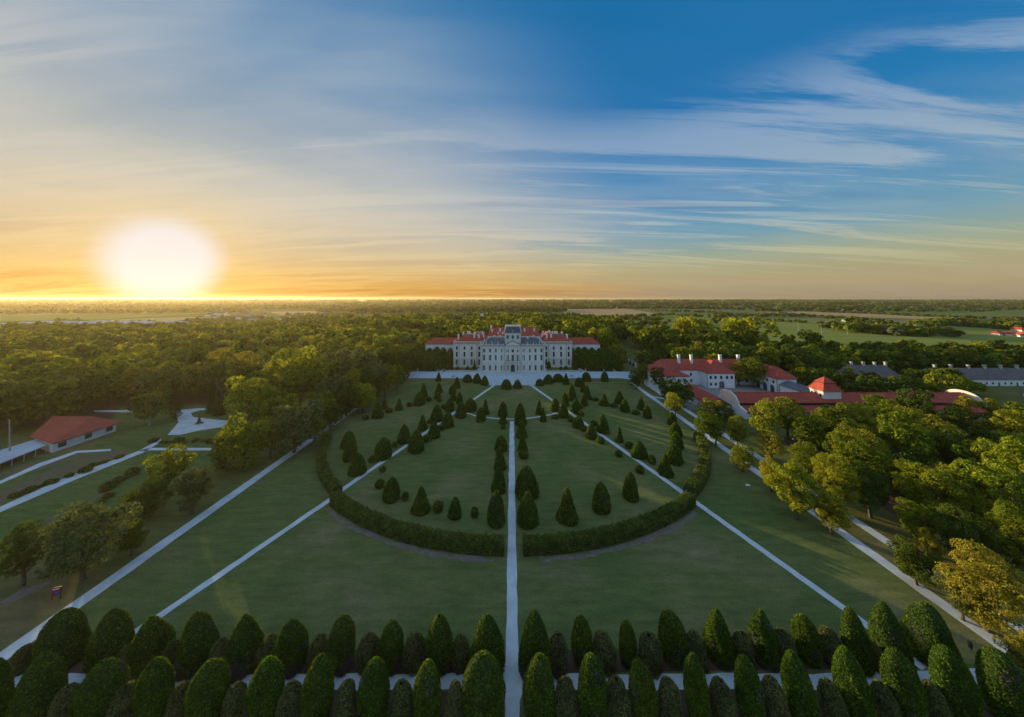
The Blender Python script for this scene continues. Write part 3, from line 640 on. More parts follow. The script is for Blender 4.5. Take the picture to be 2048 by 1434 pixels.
# rear body of the palace round the forecourt
RE = zat(1000, 672, YP+34); RR = zat(1000, 654.6, YP+42)
w = MB(); w.box(-20, 22, 34.5, 50, 0, RE, 0); w.build('rear_wall', ['stucco'], pal)
r = MB(); r.hip(-20, 22, 34.5, 50, RE, RR, over=.6, g0=3.5, g1=3.0); rr_ = r.build('rear_roof', 'roof_red', pal)
for x, y, hh in ((-16.6, 38, -1.5), (-10.2, 38.5, -.9), (-5.8, 41, 1.2), (4.5, 40, 1), (9.6, 38.5, -.8), (17.5, 38.5, -1), (-17.8, 42, 1.5), (-8, 36, -3.6), (-11.5, 36, -3.6), (6, 43, 1.6)):
    ch = MB(); ch.box(x-.55, x+.55, y-.5, y+.5, RE+1, RR+hh, 0); ch.box(x-.7, x+.7, y-.65, y+.65, RR+hh+.003, RR+hh+.35, 0); ch.build('chimney', 'white_wall', rr_)
for sx in (-1, 1):
    x0, x1 = sorted((sx*20.7, sx*40)); w = MB(); w.box(x0, x1, 36, 62, 0, RE-4.5, 0); w.build('rear_wall', ['stucco'], pal)
    r = MB(); r.hip(x0, x1, 36, 62, RE-4.5, RE+2.2, over=.5, axis='y'); ro2 = r.build('rear_roof', 'roof_red', pal)
    for k in range(9):
        x = sx*(24+k*1.75+random.uniform(-.4, .4)); y = 40+(k*37 % 13); t2 = RE+1.4+random.uniform(-1.2, 2.2)*(1 if 2 < k < 7 else .4)
        ch = MB(); ch.box(x-.5, x+.5, y-.45, y+.45, RE-3, t2, 0); ch.box(x-.65, x+.65, y-.6, y+.6, t2+.003, t2+.3, 0); ch.build('chimney', 'white_wall', ro2)
# lawns before the wings with low balustrades and little cones
for sx in (-1, 1):
    x0, x1 = sorted((sx*24.8, sx*46.0)); xa, xb = sorted((sx*24.8, sx*43.8))
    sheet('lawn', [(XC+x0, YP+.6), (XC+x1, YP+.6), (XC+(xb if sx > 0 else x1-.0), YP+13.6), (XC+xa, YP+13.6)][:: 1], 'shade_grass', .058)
    bw = MB(); bw.box(x0, x1, -.15, .15, 0, .9); 
    for k in range(8): x = x0+(x1-x0)*k/7; bw.box(x-.22, x+.22, -.22, .22, 0, 1.25)
    o = bw.build('low_wall', 'concrete'); o.location = (XC, YP+.3, 0)
    tag(o, 'low pale stone wall along the small lawn %s the palace front block' % ('left of' if sx < 0 else 'right of'), 'wall', 'low walls before the palace wings')

# ============================================================ OTHER BUILDINGS
def bwin(b, x, y, z, w, h, axis='y', sgn=-1, mat='glass_dark'):
    """small window on a wall; axis = the wall's normal axis"""
    f = MB(); p = MB(); e = .14
    if axis == 'y':
        a, c_ = (y-.06, y-.003) if sgn < 0 else (y+.003, y+.06); f.box(x-w/2-e, x+w/2+e, a, c_, z-e, z+h+e)
        a, c_ = (y-.10, y-.063) if sgn < 0 else (y+.063, y+.10); p.box(x-w/2, x+w/2, a, c_, z, z+h)
    else:
        a, c_ = (x-.06, x-.003) if sgn < 0 else (x+.003, x+.06); f.box(a, c_, y-w/2-e, y+w/2+e, z-e, z+h+e)
        a, c_ = (x-.10, x-.063) if sgn < 0 else (x+.063, x+.10); p.box(a, c_, y-w/2, y+w/2, z, z+h)
    o = f.build('window', 'trim', b); p.build('pane', mat, o)
def chim(b, x, y, z0, z1, s=.7, mat='white_wall'):
    c = MB(); c.box(x-s, x+s, y-s*.8, y+s*.8, z0, z1, 0); c.box(x-s-.15, x+s+.15, y-s*.8-.15, y+s*.8+.15, z1+.003, z1+.3, 0); c.build('chimney', mat, b)
sheet('courtyard', [(80,148),(152,148),(152,191),(80,191)], 'cobbles', .05)
# U-shaped mansion
mn = thing('mansion', 'white two-storey U-shaped building with red hipped roofs round a paved yard', 'building')
def wing(b, x0, x1, y0, y1, e, rz_, **k):
    w = MB(); w.box(x0, x1, y0, y1, 0, e, 0); w.box(x0-.1, x1+.1, y0-.1, y1+.1, e-.3, e-.003, 1); w.build('wall', ['white_wall', 'dark_line'], b)
    r = MB(); r.hip(x0, x1, y0, y1, e, rz_, over=.7, **k)
    return r.build('roof', 'roof_red', b)
E1 = 8.0
r1 = wing(mn, 84, 150, 190, 203, E1+.4, 13.6); r2 = wing(mn, 78.6, 95.6, 176.5, 199, E1, 12.6, g0=7, g1=8); r3 = wing(mn, 109.5, 125, 183, 200, E1+.2, 13.9, axis='y', g0=7.5, g1=8)
r4 = wing(mn, 139, 149, 171, 201, E1, 12.9, g0=5.5, g1=5)
for x, y in ((99.5, 194), (107, 194), (123.5+1, 194.5), (143-8, 194)): chim(r1, x, y, 11, 16.2)
for sx_, y in ((87.5, 183), (118.5, 187), (148, 181), (93, 185)):
    dm = MB(); dm.hip(sx_-.8, sx_+.8, y-1.6, y+.6, 10.4, 11.4, over=.1, t=.2); dm.build('dormer', 'roof_brown', r2)
for x in (111.4, 114.1, 117.3, 120.6, 123.2): bwin(mn, x, 183, 5.0, 1.2, 1.7)
for x in (111.4, 114.1): bwin(mn, x, 183, 1.4, 1.1, 1.5)
for x in (99.5, 104.2, 128.5, 132.5, 136.5): bwin(mn, x, 190, 5.2, 1.1, 1.6); bwin(mn, x, 190, 1.6, 1.1, 1.6)
for x in (82, 86, 90, 93.5): bwin(mn, x, 176.5, 5, 1.1, 1.6); bwin(mn, x, 176.5, 1.5, 1.1, 1.6)
for y in (173.6, 177.8, 182, 186.3): bwin(mn, 139, y, 5.1, 1.2, 1.6, 'x')
for y in (174.5, 179.5, 184.5):
    d_ = MB(); d_.box(138.88, 138.99, y-1.3, y+1.3, 0, 2.9)
    for i in range(6):
        a0, a1 = math.pi*i/6, math.pi*(i+1)/6; d_.poly([(138.88, y, 2.9), (138.88, y+1.3*math.cos(a1), 2.9+1.2*math.sin(a1)), (138.88, y+1.3*math.cos(a0), 2.9+1.2*math.sin(a0))])
    d_.build('arched_door', 'fence_blue', mn)
d_ = MB(); d_.box(116.0, 118.8, 182.88, 182.99, 0, 2.7)
for i in range(6):
    a0, a1 = math.pi*i/6, math.pi*(i+1)/6; d_.poly([(117.4, 182.88, 2.7), (117.4+1.4*math.cos(a0), 182.88, 2.7+1.1*math.sin(a0)), (117.4+1.4*math.cos(a1), 182.88, 2.7+1.1*math.sin(a1))])
d_.build('arched_door', 'roof_brown', mn)
for x, y in ((109.5, 182.8), (125, 182.8), (138.8, 171.2)):
    p_ = MB(); p_.tube((x, y, 0), (x, y, 7.8), .1, .1, 6); p_.build('downpipe', 'dark_line', mn)
# low red roofed range running towards us on the left of the yard
lr = thing('outbuilding', 'low red-roofed range closing the left side of the mansion yard', 'building')
w = MB(); w.box(86, 95, 143, 169, 0, 3.6); w.build('wall', 'white_wall', lr)
r = MB(); r.hip(86, 95, 143, 169, 3.6, 6.9, over=.4, axis='y', g0=.2, g1=3); r.build('roof', 'roof_red', lr)
for y in (146, 151, 156, 161, 166): bwin(lr, 86, y, 1.2, 1.1, 1.2, 'x')
# long front range with two-step roof and curved gables
fr = thing('riding_hall', 'long white hall with two-step red roof and curved baroque gable ends', 'building')
YR = 147.3; ZR = zat(1500, 785, YR); YE = 141.6; ZE = zat(1500, 805.5, YE); YL = 136.2; ZL1 = zat(1500, 811, YE-.3); ZL0 = zat(1500, 825, YL)
w = MB(); w.box(98, 202, YL+.5, YR+6.5, 0, ZL0-.25, 0); w.box(98.02, 201.98, YE+.2, YR+5.4, ZL0-.25, ZE-.25, 1); w.box(97.8, 202.2, YL+.3, YL+.497, ZL0-.55, ZL0-.26, 1); w.build('wall', ['white_wall', 'dark_line'], fr)
r = MB()
def slope(mb_, x0, x1, ya, za, yb, zb, t=.2, mi=0):
    k = len(mb_.v); mb_.v += [(x0,ya,za),(x1,ya,za),(x1,yb,zb),(x0,yb,zb),(x0,ya,za-t),(x1,ya,za-t),(x1,yb,zb-t),(x0,yb,zb-t)]
    for q in ((0,1,2,3),(7,6,5,4),(0,4,5,1),(1,5,6,2),(2,6,7,3),(3,7,4,0)): mb_.f.append(tuple(k+i for i in q)); mb_.m.append(mi)
slope(r, 98, 202, YE, ZE, YR, ZR); slope(r, 98, 202, YR, ZR, YR+5.7, ZE); slope(r, 98, 202, YL, ZL0, YE-.1, ZL1)
r.tube((98, YR, ZR), (202, YR, ZR), .22, .22, 6)
r.build('roof', 'roof_red', fr)
for gx0, gx1, nm in ((97.0, 97.7, 0), (202.3, 203.0, 1)):
    g_ = MB(); n_ = 18; prof_ = []
    for i in range(n_+1):
        a = math.pi*i/n_; prof_.append((YR-5.9*math.cos(a), ZE-.3+(ZR-ZE+1.0)*math.sin(a)**.85))
    low_ = [(YL+.2, 0), (YL+.2, ZL0+.2), (YE-.6, ZE-.45), (YR+6.6, ZE-.45), (YR+6.6, 0)]
    def plate(mb_, pr, xa, xb, mi):
        k = len(mb_.v); m_ = len(pr)
        for x in (xa, xb): mb_.v += [(x, y, z) for y, z in pr]
        mb_.f.append(tuple(range(k, k+m_))[::-1]); mb_.m.append(mi); mb_.f.append(tuple(range(k+m_, k+2*m_))); mb_.m.append(mi)
        for i in range(m_): mb_.f.append((k+i, k+(i+1) % m_, k+m_+(i+1) % m_, k+m_+i)); mb_.m.append(mi)
    plate(g_, low_, gx0, gx1, 2); plate(g_, prof_, gx0+.06, gx1-.06, 0)
    for i in range(n_): g_.tube((gx0+.35, *prof_[i]), (gx0+.35, *prof_[i+1]), .40, .40, 6, 1)
    g_.tube((gx0+.35, YE-.9, ZE-.5), (gx0+.35, YE-.9, ZE+1.0), .35, .2, 8, 1)
    g_.build('gable', ['peach_wall', 'trim', 'white_wall'], fr)
for k in range(17):
    x = 101+k*6.1; ww = MB(); ww.box(x-.9, x+.9, YL+.38, YL+.497, .3, 1.5)
    for i in range(6):
        a0, a1 = math.pi*i/6, math.pi*(i+1)/6; ww.poly([(x, YL+.38, 1.5), (x+.9*math.cos(a0), YL+.38, 1.5+.8*math.sin(a0)), (x+.9*math.cos(a1), YL+.38, 1.5+.8*math.sin(a1))])
    ww.build('arched_window', 'glass_dark', fr)
# square tower pavilion rising from the hall
tp = thing('tower_pavilion', 'square white pavilion with two-tier red tent roof and thin cross on top', 'tower')
ax, bx, ay, by = 136.6, 144.4, 143.6, 150.0; TE = zat(1660, 783, ay); TP = zat(1655, 753, 147)-TE; mx_, my_ = (ax+bx)/2, (ay+by)/2
w = MB(); w.box(ax, bx, ay, by, 0, TE, 0); w.box(ax-.2, bx+.2, ay-.2, by+.2, TE-.5, TE-.003, 1); w.build('wall', ['white_wall', 'trim'], tp)
r = MB(); r.frust(ax-.6, bx+.6, ay-.6, by+.6, TE, ax+1.5, bx-1.5, ay+1.1, by-1.1, TE+TP*.55, 0); r.box(ax+1.6, bx-1.6, ay+1.2, by-1.2, TE+TP*.55+.003, TE+TP*.55+.3, 1); r.frust(ax+1.2, bx-1.2, ay+.8, by-.8, TE+TP*.55+.303, mx_-.1, mx_+.1, my_-.1, my_+.1, TE+TP, 0)
zb = TE+TP*.55
for a, b_ in (((ax-.6,ay-.6,TE+.05),(ax+1.5,ay+1.1,zb+.05)), ((bx+.6,ay-.6,TE+.05),(bx-1.5,ay+1.1,zb+.05)), ((ax+1.2,ay+.8,zb+.35),(mx_,my_,TE+TP)), ((bx-1.2,ay+.8,zb+.35),(mx_,my_,TE+TP)), ((ax-.6,by+.6,TE+.05),(ax+1.5,by-1.1,zb+.05))): r.tube(a, b_, .15, .15, 6)
r.build('roof', ['roof_red', 'dark_line'], tp)
c = MB(); c.tube((mx_, my_, TE+TP-.1), (mx_, my_, TE+TP+2.3), .09, .05, 6); c.box(mx_-.4, mx_+.4, my_-.05, my_+.05, TE+TP+1.5, TE+TP+1.65); c.build('cross', 'iron', tp)
for y in (145, 147, 149): bwin(tp, ax, y, TE-2.8, .8, 1.6, 'x')
# grey-roofed link
lk = thing('link_building', 'low building with plain grey pitched roof between mansion and tower pavilion', 'building')
w = MB(); w.box(139.5, 148.5, 151, 170.2, 0, 5.0, 0); w.build('wall', 'white_wall', lk)
r = MB(); slope_x = r; k = 0
r.hip(139.5, 148.5, 151, 170.2, 5.0, 7.4, over=.35, axis='y', g0=.1, g1=.1); r.build('roof', 'roof_grey', lk)
# grey-roofed rows of cottages behind
def cottage(name, label, x0, x1, y0, y1, e, rz_, nch, group=None, mat='roof_brown', wall='white_wall'):
    b = thing(name, label, 'house', ((x0+x1)/2, (y0+y1)/2, 0)); cx_, cy_ = (x0+x1)/2, (y0+y1)/2
    w = MB(); w.box(x0-cx_, x1-cx_, y0-cy_, y1-cy_, 0, e, 0); w.build('wall', wall, b)
    r = MB(); r.hip(x0-cx_, x1-cx_, y0-cy_, y1-cy_, e, rz_, over=.6, g0=2.6, g1=4.5); ro_ = r.build('roof', mat, b)
    for i in range(nch):
        x = x0+(x1-x0)*(i+.8)/(nch+.3)-cx_; chim(ro_, x, random.uniform(-.3, .6), rz_-1.2, rz_+1.5, .55, 'concrete')
    nw = int((x1-x0)/3.4)
    for i in range(nw):
        x = x0+(x1-x0)*(i+.5)/nw-cx_
        if i % 3 == 1:
            d_ = MB(); d_.box(x-.5, x+.5, y0-cy_-.08, y0-cy_-.003, 0, 2.1); d_.build('door', 'roof_brown', b)
        else: bwin(b, x, y0-cy_, 1.0, 1.0, 1.1)
    return b
cottage('grey_roof_house', 'dark grey-roofed long house with four chimneys half hidden by trees', 195, 223, 186, 197, 4.3, 11.0, 4)
cottage('grey_roof_house', 'long grey-roofed terrace with pale walls and a row of seven chimneys', 242, 312, 187, 197, 3.6, 9.2, 7)
cottage('low_house', 'low brownish-roofed shed in front of the long grey terrace', 262, 300, 163, 168, 1.6, 3.2, 0)
# left park house
HX, HY0 = P(104, 906); HY1 = P(236, 863)[1]
lh = thing('park_house', 'single-storey white house with hipped red roof in the left garden', 'house', (HX, HY0, 0))
D_ = HY1-HY0
w = MB(); w.poly([(0,0,0),(0,D_,0),(-13,D_+2.5,0),(-13,4.8,0)][::-1]); w.poly([(0,0,0),(0,D_,0),(0,D_,3.28),(0,0,3.28)]); w.poly([(-13,4.8,0),(0,0,0),(0,0,3.28),(-13,4.8,3.28)]); w.poly([(0,D_,0),(-13,D_+2.5,0),(-13,D_+2.5,3.28),(0,D_,3.28)]); w.poly([(-13,D_+2.5,0),(-13,4.8,0),(-13,4.8,3.28),(-13,D_+2.5,3.28)]); w.build('wall', 'white_wall', lh)
r = MB(); q_ = lambda px, py, z: (at(px, py, z)[0]-HX, at(px, py, z)[1]-HY0, z)
cA, cB, cC = (1.0, -1.2, 3.3), (1.0, D_+1.2, 3.3), (-14.4, 4.5, 3.3); cD = (-15.5, D_+3.5, 3.3); r1_, r2_ = q_(106, 832, 6.1), q_(184, 833, 6.1)
for f_ in ((cA, cB, r2_), (cA, r2_, r1_), (cA, r1_, cC), (cC, r1_, cD), (cD, r1_, r2_), (cD, r2_, cB)): r.poly(f_)
r.poly((cC, cD, cB, cA)); r.build('roof', 'roof_red', lh)
for k, y in enumerate((2.2, D_*.52, D_-2.2)):
    ww = MB(); ww.box(.01, .10, y-1.1, y+1.1, .9, 2.7); wo_ = ww.build('window', 'trim', lh); pp = MB(); pp.box(.104, .14, y-.95, y+.95, 1.05, 2.55); pp.build('pane', 'glass_dark', wo_)
mb = MB(); mb.tube((1.15, -1.0, 3.2), (1.15, D_+1.0, 3.2), .1, .1, 6); mb.build('gutter', 'iron', lh)
cn = thing('canopy', 'long low pale blue-white canopy along the garden left of the park house', 'canopy')
mb = MB(); a = [P(-60, 968), P(92, 905), P(70, 893), P(-60, 935)]
mb.poly([(x, y, 2.4) for x, y in a][::1]); mb.poly([(x, y, 2.2) for x, y in a][::-1])
for i in range(4): x0, y0 = a[i]; x1, y1 = a[(i+1) % 4]; mb.poly([(x0,y0,2.2),(x1,y1,2.2),(x1,y1,2.4),(x0,y0,2.4)])
mb.build('canopy_roof', 'pale_metal', cn)
mb = MB(); x0, y0 = a[0]; x1, y1 = a[1]
for i in range(7): mb = MB(); t = i/6; mb.tube((x0+(x1-x0)*t-.6, y0+(y1-y0)*t+.4, 0), (x0+(x1-x0)*t-.6, y0+(y1-y0)*t+.4, 2.2), .1, .1, 6); mb.build('post', 'pale_metal', cn)
up = MB(); x0, y0 = P(20, 918); up.tube((x0, y0, 0), (x0-1.5, y0, zat(2, 838, y0)), .22, .13, 8); o = up.build('utility_pole', 'bark_pale'); tag(o, 'tall slightly leaning pole beside the canopy in the left garden', 'pole')
# greenhouses far left
def slab(label, x0, x1, y0, y1, h, n):
    b = thing('greenhouse', label, 'greenhouse', ((x0+x1)/2, y0, 0), 0, 'pale halls of the factory far left'); hw = (x1-x0)/2
    w = MB(); w.box(-hw, hw, 0, y1-y0, 0, h); w.build('wall', 'pale_metal', b)
    r = MB(); s = (y1-y0)/n
    for i in range(n): r.hip(-hw, hw, i*s+.02, (i+1)*s-.02, h+.01, h+s*.12+.3, over=0, t=.2, axis='x', g0=.1, g1=.1)
    r.build('roof', 'pale_metal', b)
x0 = at(-60, 660)[0]
slab('nearest and widest of the pale industrial halls at the far left', -640, -470, 352+20, 440, 9, 4); slab('middle pale industrial hall at the far left', -800, -560, 470, 560, 9, 4); slab('small low pale hall right of the factory halls far left', -500, -440, 452, 475, 6, 2)
# villages
def house(x, y, w_, d_, h_, rz, label, group, wall='white_wall', roof='roof_red'):
    b = thing('house', label, 'house', (x, y, 0), rz, group)
    w = MB(); w.box(-w_/2, w_/2, -d_/2, d_/2, 0, h_); w.build('wall', wall, b)
    r = MB(); r.hip(-w_/2, w_/2, -d_/2, d_/2, h_, h_+d_*.42, over=.5, g0=random.choice([.1, d_/2]), g1=.1); r.build('roof', roof, b)
for i in range(34):
    px = random.choice([random.uniform(395, 545), random.uniform(560, 665)]); py = random.uniform(629, 641)
    x, y = at(px, py); house(x, y, random.uniform(11, 20), random.uniform(9, 12), random.uniform(4, 6.5), random.random()*3, 'small house in the village beyond the left wood', 'houses of the village beyond the left wood', random.choice(['white_wall', 'stucco']), random.choice(['roof_red', 'roof_brown', 'roof_red', 'roof_grey']))
for i, (px, py) in enumerate([(40, 684), (85, 676), (110, 672), (150, 672), (30, 694), (128, 681)]):
    x, y = at(px, py); house(x, y, 14, 10, 6, random.random()*3, 'red-brown roofed house among the trees near the far-left greenhouses', 'houses among the trees far left')
for i, (px, py, lb) in enumerate([(1995, 671, 'leftmost orange-roofed house at the right edge of the plain'), (2022, 672, 'second orange-roofed house at the right edge of the plain'), (2046, 674, 'orange-roofed house cut by the right edge of the photo'), (2040, 663, 'far red-roofed house behind the orange ones at the right edge')]):
    x, y = at(px, py); house(x, y, 13, 9, 2.8, .2+i*.4, lb, 'orange-roofed houses at the right edge', 'stucco_pink')
x, y = at(1838, 657); house(x, y, 14, 9, 3.5, .2, 'lone dark-roofed farmhouse in the trees of the right plain', None, roof='roof_brown')
x, y = at(1690, 643); house(x, y, 10, 7, 3, .4, 'tiny pale shed by the bushes of the right plain', None, roof='pale_metal')
x, y = at(1215, 648); house(x, y, 26, 9, 3, .1, 'white low shed beyond the palace trees on the right', None, roof='pale_metal')
for i, (px, b0, t0) in enumerate([(1597, 663, 646), (1643, 668, 647), (1695, 670, 652)]):
    x, y = at(px, b0); z = zat(px, t0, y); mb = MB(); mb.tube((x, y, 0), (x, y, z), .2, .1, 6); mb.box(x-.8, x+.8, y-.15, y+.15, z, z+.35)
    o = mb.build('floodlight_mast', 'pale_metal'); tag(o, ['left', 'middle', 'right'][i]+'most of three thin pale masts on the green field' if i != 1 else 'middle one of three thin pale masts on the green field', 'mast', 'masts on the green field')
# ============================================================ SMALL THINGS
# fence with white pillars to the right of the palace
a, b_ = Vector(P(1211, 697.5)), Vector(P(1271, 735)); fn = thing('pillar_fence', 'fence of white pillars and dark blue-green panels beside the right clipped grove', 'fence')
nP = 13
for i in range(nP):
    p = a.lerp(b_, i/(nP-1)); mb = MB(); mb.box(p.x-.35, p.x+.35, p.y-.35, p.y+.35, 0, 3.0, 0); mb.box(p.x-.5, p.x+.5, p.y-.5, p.y+.5, 3.003, 3.25, 0); mb.build('pillar', 'white_wall', fn)
    if i < nP-1:
        q = a.lerp(b_, (i+1)/(nP-1)); d = (q-p).normalized(); p2, q2 = p+d*.5, q-d*.5; n_ = Vector((-d.y, d.x))*.06; mb = MB()
        k = len(mb.v); mb.v += [(p2.x-n_.x,p2.y-n_.y,0),(q2.x-n_.x,q2.y-n_.y,0),(q2.x+n_.x,q2.y+n_.y,0),(p2.x+n_.x,p2.y+n_.y,0),(p2.x-n_.x,p2.y-n_.y,2.3),(q2.x-n_.x,q2.y-n_.y,2.3),(q2.x+n_.x,q2.y+n_.y,2.3),(p2.x+n_.x,p2.y+n_.y,2.3)]
        for qd in ((4,5,6,7),(0,1,5,4),(1,2,6,5),(2,3,7,6),(3,0,4,7)): mb.f.append(qd); mb.m.append(0)
        mb.build('panel', 'fence_blue', fn)
# red notice board in the left foreground
x, y = P(112, 1199); sg = thing('notice_board', 'red notice board on legs with a small blue panel in the left lawn', 'sign', (x, y, 0), .35)
mb = MB(); mb.tube((-.5, 0, 0), (-.5, 0, 1.9), .05, .05, 6); mb.tube((.5, 0, 0), (.5, 0, 1.9), .05, .05, 6); mb.build('legs', 'iron', sg)
mb = MB(); mb.box(-.55, .55, -.06, .06, .65, 1.95); mb.build('board', 'red_board', sg); mb = MB(); mb.box(-.1, .45, -.10, -.063, .75, 1.2); mb.build('panel', 'blue_board', sg)
mb = MB(); mb.box(-.45, .35, -.10, -.063, 1.62, 1.78); mb.build('panel', 'white_wall', sg)
# dark litter bin on a post, right foreground
x, y = P(1943, 1302); bn = thing('litter_bin', 'small black litter bin on a post by the right foreground path', 'bin', (x, y, 0))
mb = MB(); mb.tube((0, 0, 0), (0, 0, 1.0), .05, .05, 8); mb.build('post', 'iron', bn); mb = MB(); mb.tube((0, .08, .35), (0, .08, 1.0), .2, .26, 12); mb.tube((0, .08, 1.02), (0, .08, 1.1), .29, .22, 12); mb.build('bucket', 'iron', bn)
# white slab lying on the right lawn
x, y = P(1496, 971); mb = MB(); mb.box(-.55, .55, -.3, .3, 0, .14); mb.box(-.35, .3, -.2, .2, .143, .24); o = mb.build('stone_slab', 'white_wall'); o.location = (x, y, .03); tag(o, 'small white slab lying alone on the right lawn', 'slab')
def bench(px, py, label, rz=0):
    x, y = P(px, py); b = thing('bench', label, 'bench', (x, y, .05), rz, 'benches on the palace court')
    mb = MB(); 
    for k in range(3): mb.box(-1, 1, -.25+k*.17, -.12+k*.17, .42, .47)
    mb.build('seat', 'roof_brown', b); mb = MB(); mb.box(-1, 1, .27, .31, .55, .68); mb.box(-1, 1, .29, .33, .73, .88); mb.build('backrest', 'roof_brown', b)
    for s in (-.85, .85): mb = MB(); mb.box(s-.04, s+.04, -.25, .28, 0, .415); mb.build('leg', 'iron', b)
bench(907, 754.5, 'dark bench on the court left of the palace front'); bench(1143, 754, 'dark bench on the court right of the palace front'); bench(1100, 753.5, 'dark bench nearest the palace door on the right of the court')
def urn(px, py, label):
    x, y = P(px, py); b = MB(); b.box(-.5, .5, -.5, .5, 0, .9); b.tube((0,0,.9), (0,0,1.3), .2, .15, 8); b.tube((0,0,1.3), (0,0,1.9), .2, .45, 10); o = b.build('stone_urn', 'concrete'); o.location = (x, y, .05); tag(o, label, 'urn', 'stone urns along the court')
urn(835, 743, 'stone urn at the far left end of the palace court'); urn(875.5, 743.5, 'stone urn left of the diagonal path beside the palace'); urn(1208, 744, 'pale stone urn right of the palace, beside a short path'); urn(1228, 743.5, 'pale stone urn nearest the right end of the court'); urn(1171, 743, 'stone urn just right of the diagonal path beside the palace')
# sculptural little tree on the left garden plaza
x, y = P(398, 848); mb = MB()
pf = thing('planter', 'round stone-edged bed in the middle of the left plaza', 'planter', (x, y, .06)); mb = MB(); mb.tube((0,0,0), (0,0,.35), 1.5, 1.4, 20); mb.build('rim', 'concrete', pf); mb = MB(); mb.tube((0,0,.353), (0,0,.45), 1.25, 1.1, 20); mb.build('soil', 'mulch', pf)

# ============================================================ HEDGE RING
RC = (0.3, 137.4)
def hedge(name, label, a0, a1, R0, R1, h, n, group, leaf=.17, bare=.22):
    """arc of clipped shaggy hedge: lumpy body with a nap of upright shoots; angles from the axis, degrees"""
    a0, a1 = math.radians(a0), math.radians(a1); ns = int(abs(a1-a0)*R1/.5); V = []; secs = [(R1, 0), (R1+.05, h*.55), (R1-.15, h*.93), (R1-.55, h), (R0+.55, h), (R0+.15, h*.93), (R0-.05, h*.5), (R0, 0)]
    for i in range(ns+1):
        a = a0+(a1-a0)*i/ns; lump = 1+.05*math.sin(i*1.3)+.04*math.sin(i*.37+1)
        for r, z in secs:
            rr = r+.10*math.sin(i*.9+z*3)+RNG.normal(0, .05); V.append((RC[0]+rr*math.sin(a), RC[1]-rr*math.cos(a), z*lump*.95))
    m_ = len(secs); Q = [(i*m_+j, (i+1)*m_+j, (i+1)*m_+j+1, i*m_+j+1) for i in range(ns) for j in range(m_-1)]
    Q += [(0, 1, 2, 3), (0, 3, 4, 7), (4, 5, 6, 7)]; k = ns*m_; Q += [(k+3, k+2, k+1, k), (k+7, k+4, k+3, k), (k+7, k+6, k+5, k+4)]
    t = RNG.random(n); a = a0+(a1-a0)*t; per = RNG.random(n); Ls = h; Wd = R1-R0; tot = 2*Ls+Wd
    d = per*tot; outer = d < Ls; top = (d >= Ls) & (d < Ls+Wd)
    lump = 1+.05*np.sin(t*ns*1.3)+.04*np.sin(t*ns*.37+1)
    r = np.where(outer, R1, np.where(top, R0+(d-Ls), R0)); z = np.where(outer, d, np.where(top, h, d-Ls-Wd))*lump
    nr = np.where(outer, 1, np.where(top, 0, -1)); nz = np.where(top, 1.0, .1)
    r = r+nr*RNG.uniform(-.05, .18, n); z = z+top*RNG.uniform(-.15, .42, n)*(1+.6*np.sin(t*ns*2.1))
    C = np.stack([RC[0]+r*np.sin(a), RC[1]-r*np.cos(a), z], 1); Nn = np.stack([nr*np.sin(a), -nr*np.cos(a), nz], 1)
    V2, Q2 = quads(C, Nn, leaf, .15, .4); mi = np.concatenate([np.zeros(len(Q)), np.ones(n)])
    tip = RNG.random(n) < (.10+.10*np.sin(t*90)); mi[len(Q):][tip] = 2; lowb = outer & (z < bare*h*(1+.6*np.sin(t*60))); mi[len(Q):][lowb] = 3
    o = link(name, npmesh(name, np.concatenate([np.array(V), V2]), np.concatenate([np.array(Q), Q2+len(V)]), ['yew_body', 'leaf_hedge', 'leaf_yew_tip', 'twigs'], mi)); tag(o, label, 'hedge', group); return o
gh = 'curved hedges ringing the garden'
hedge('hedge', 'curved shaggy hedge between the centre path and the left diagonal path', -38.5, -1.5, 69.4, 71.6, 2.25, 42000, gh, bare=.12)
hedge('hedge', 'curved shaggy hedge between the centre path and the right diagonal path', 1.5, 38.0, 69.4, 71.6, 2.25, 42000, gh, bare=.12)
hedge('hedge', 'low curved hedge left of the left diagonal path, running up beside the outer path', -74, -40.8, 67.6, 69.8, 1.9, 16000, gh, .2)
hedge('hedge', 'curved hedge right of the right diagonal path, running up beside the outer path', 40.6, 74, 67.6, 70.2, 2.4, 20000, gh, .2)
for a0, a1 in ((-36, -3), (4, 36)):
    pts = [(RC[0]+72.6*math.sin(math.radians(a0+(a1-a0)*i/30)), RC[1]-72.6*math.cos(math.radians(a0+(a1-a0)*i/30))) for i in range(31)]
    strip('bare_earth', pts, 1.1, 'dry_earth', .034, .35)

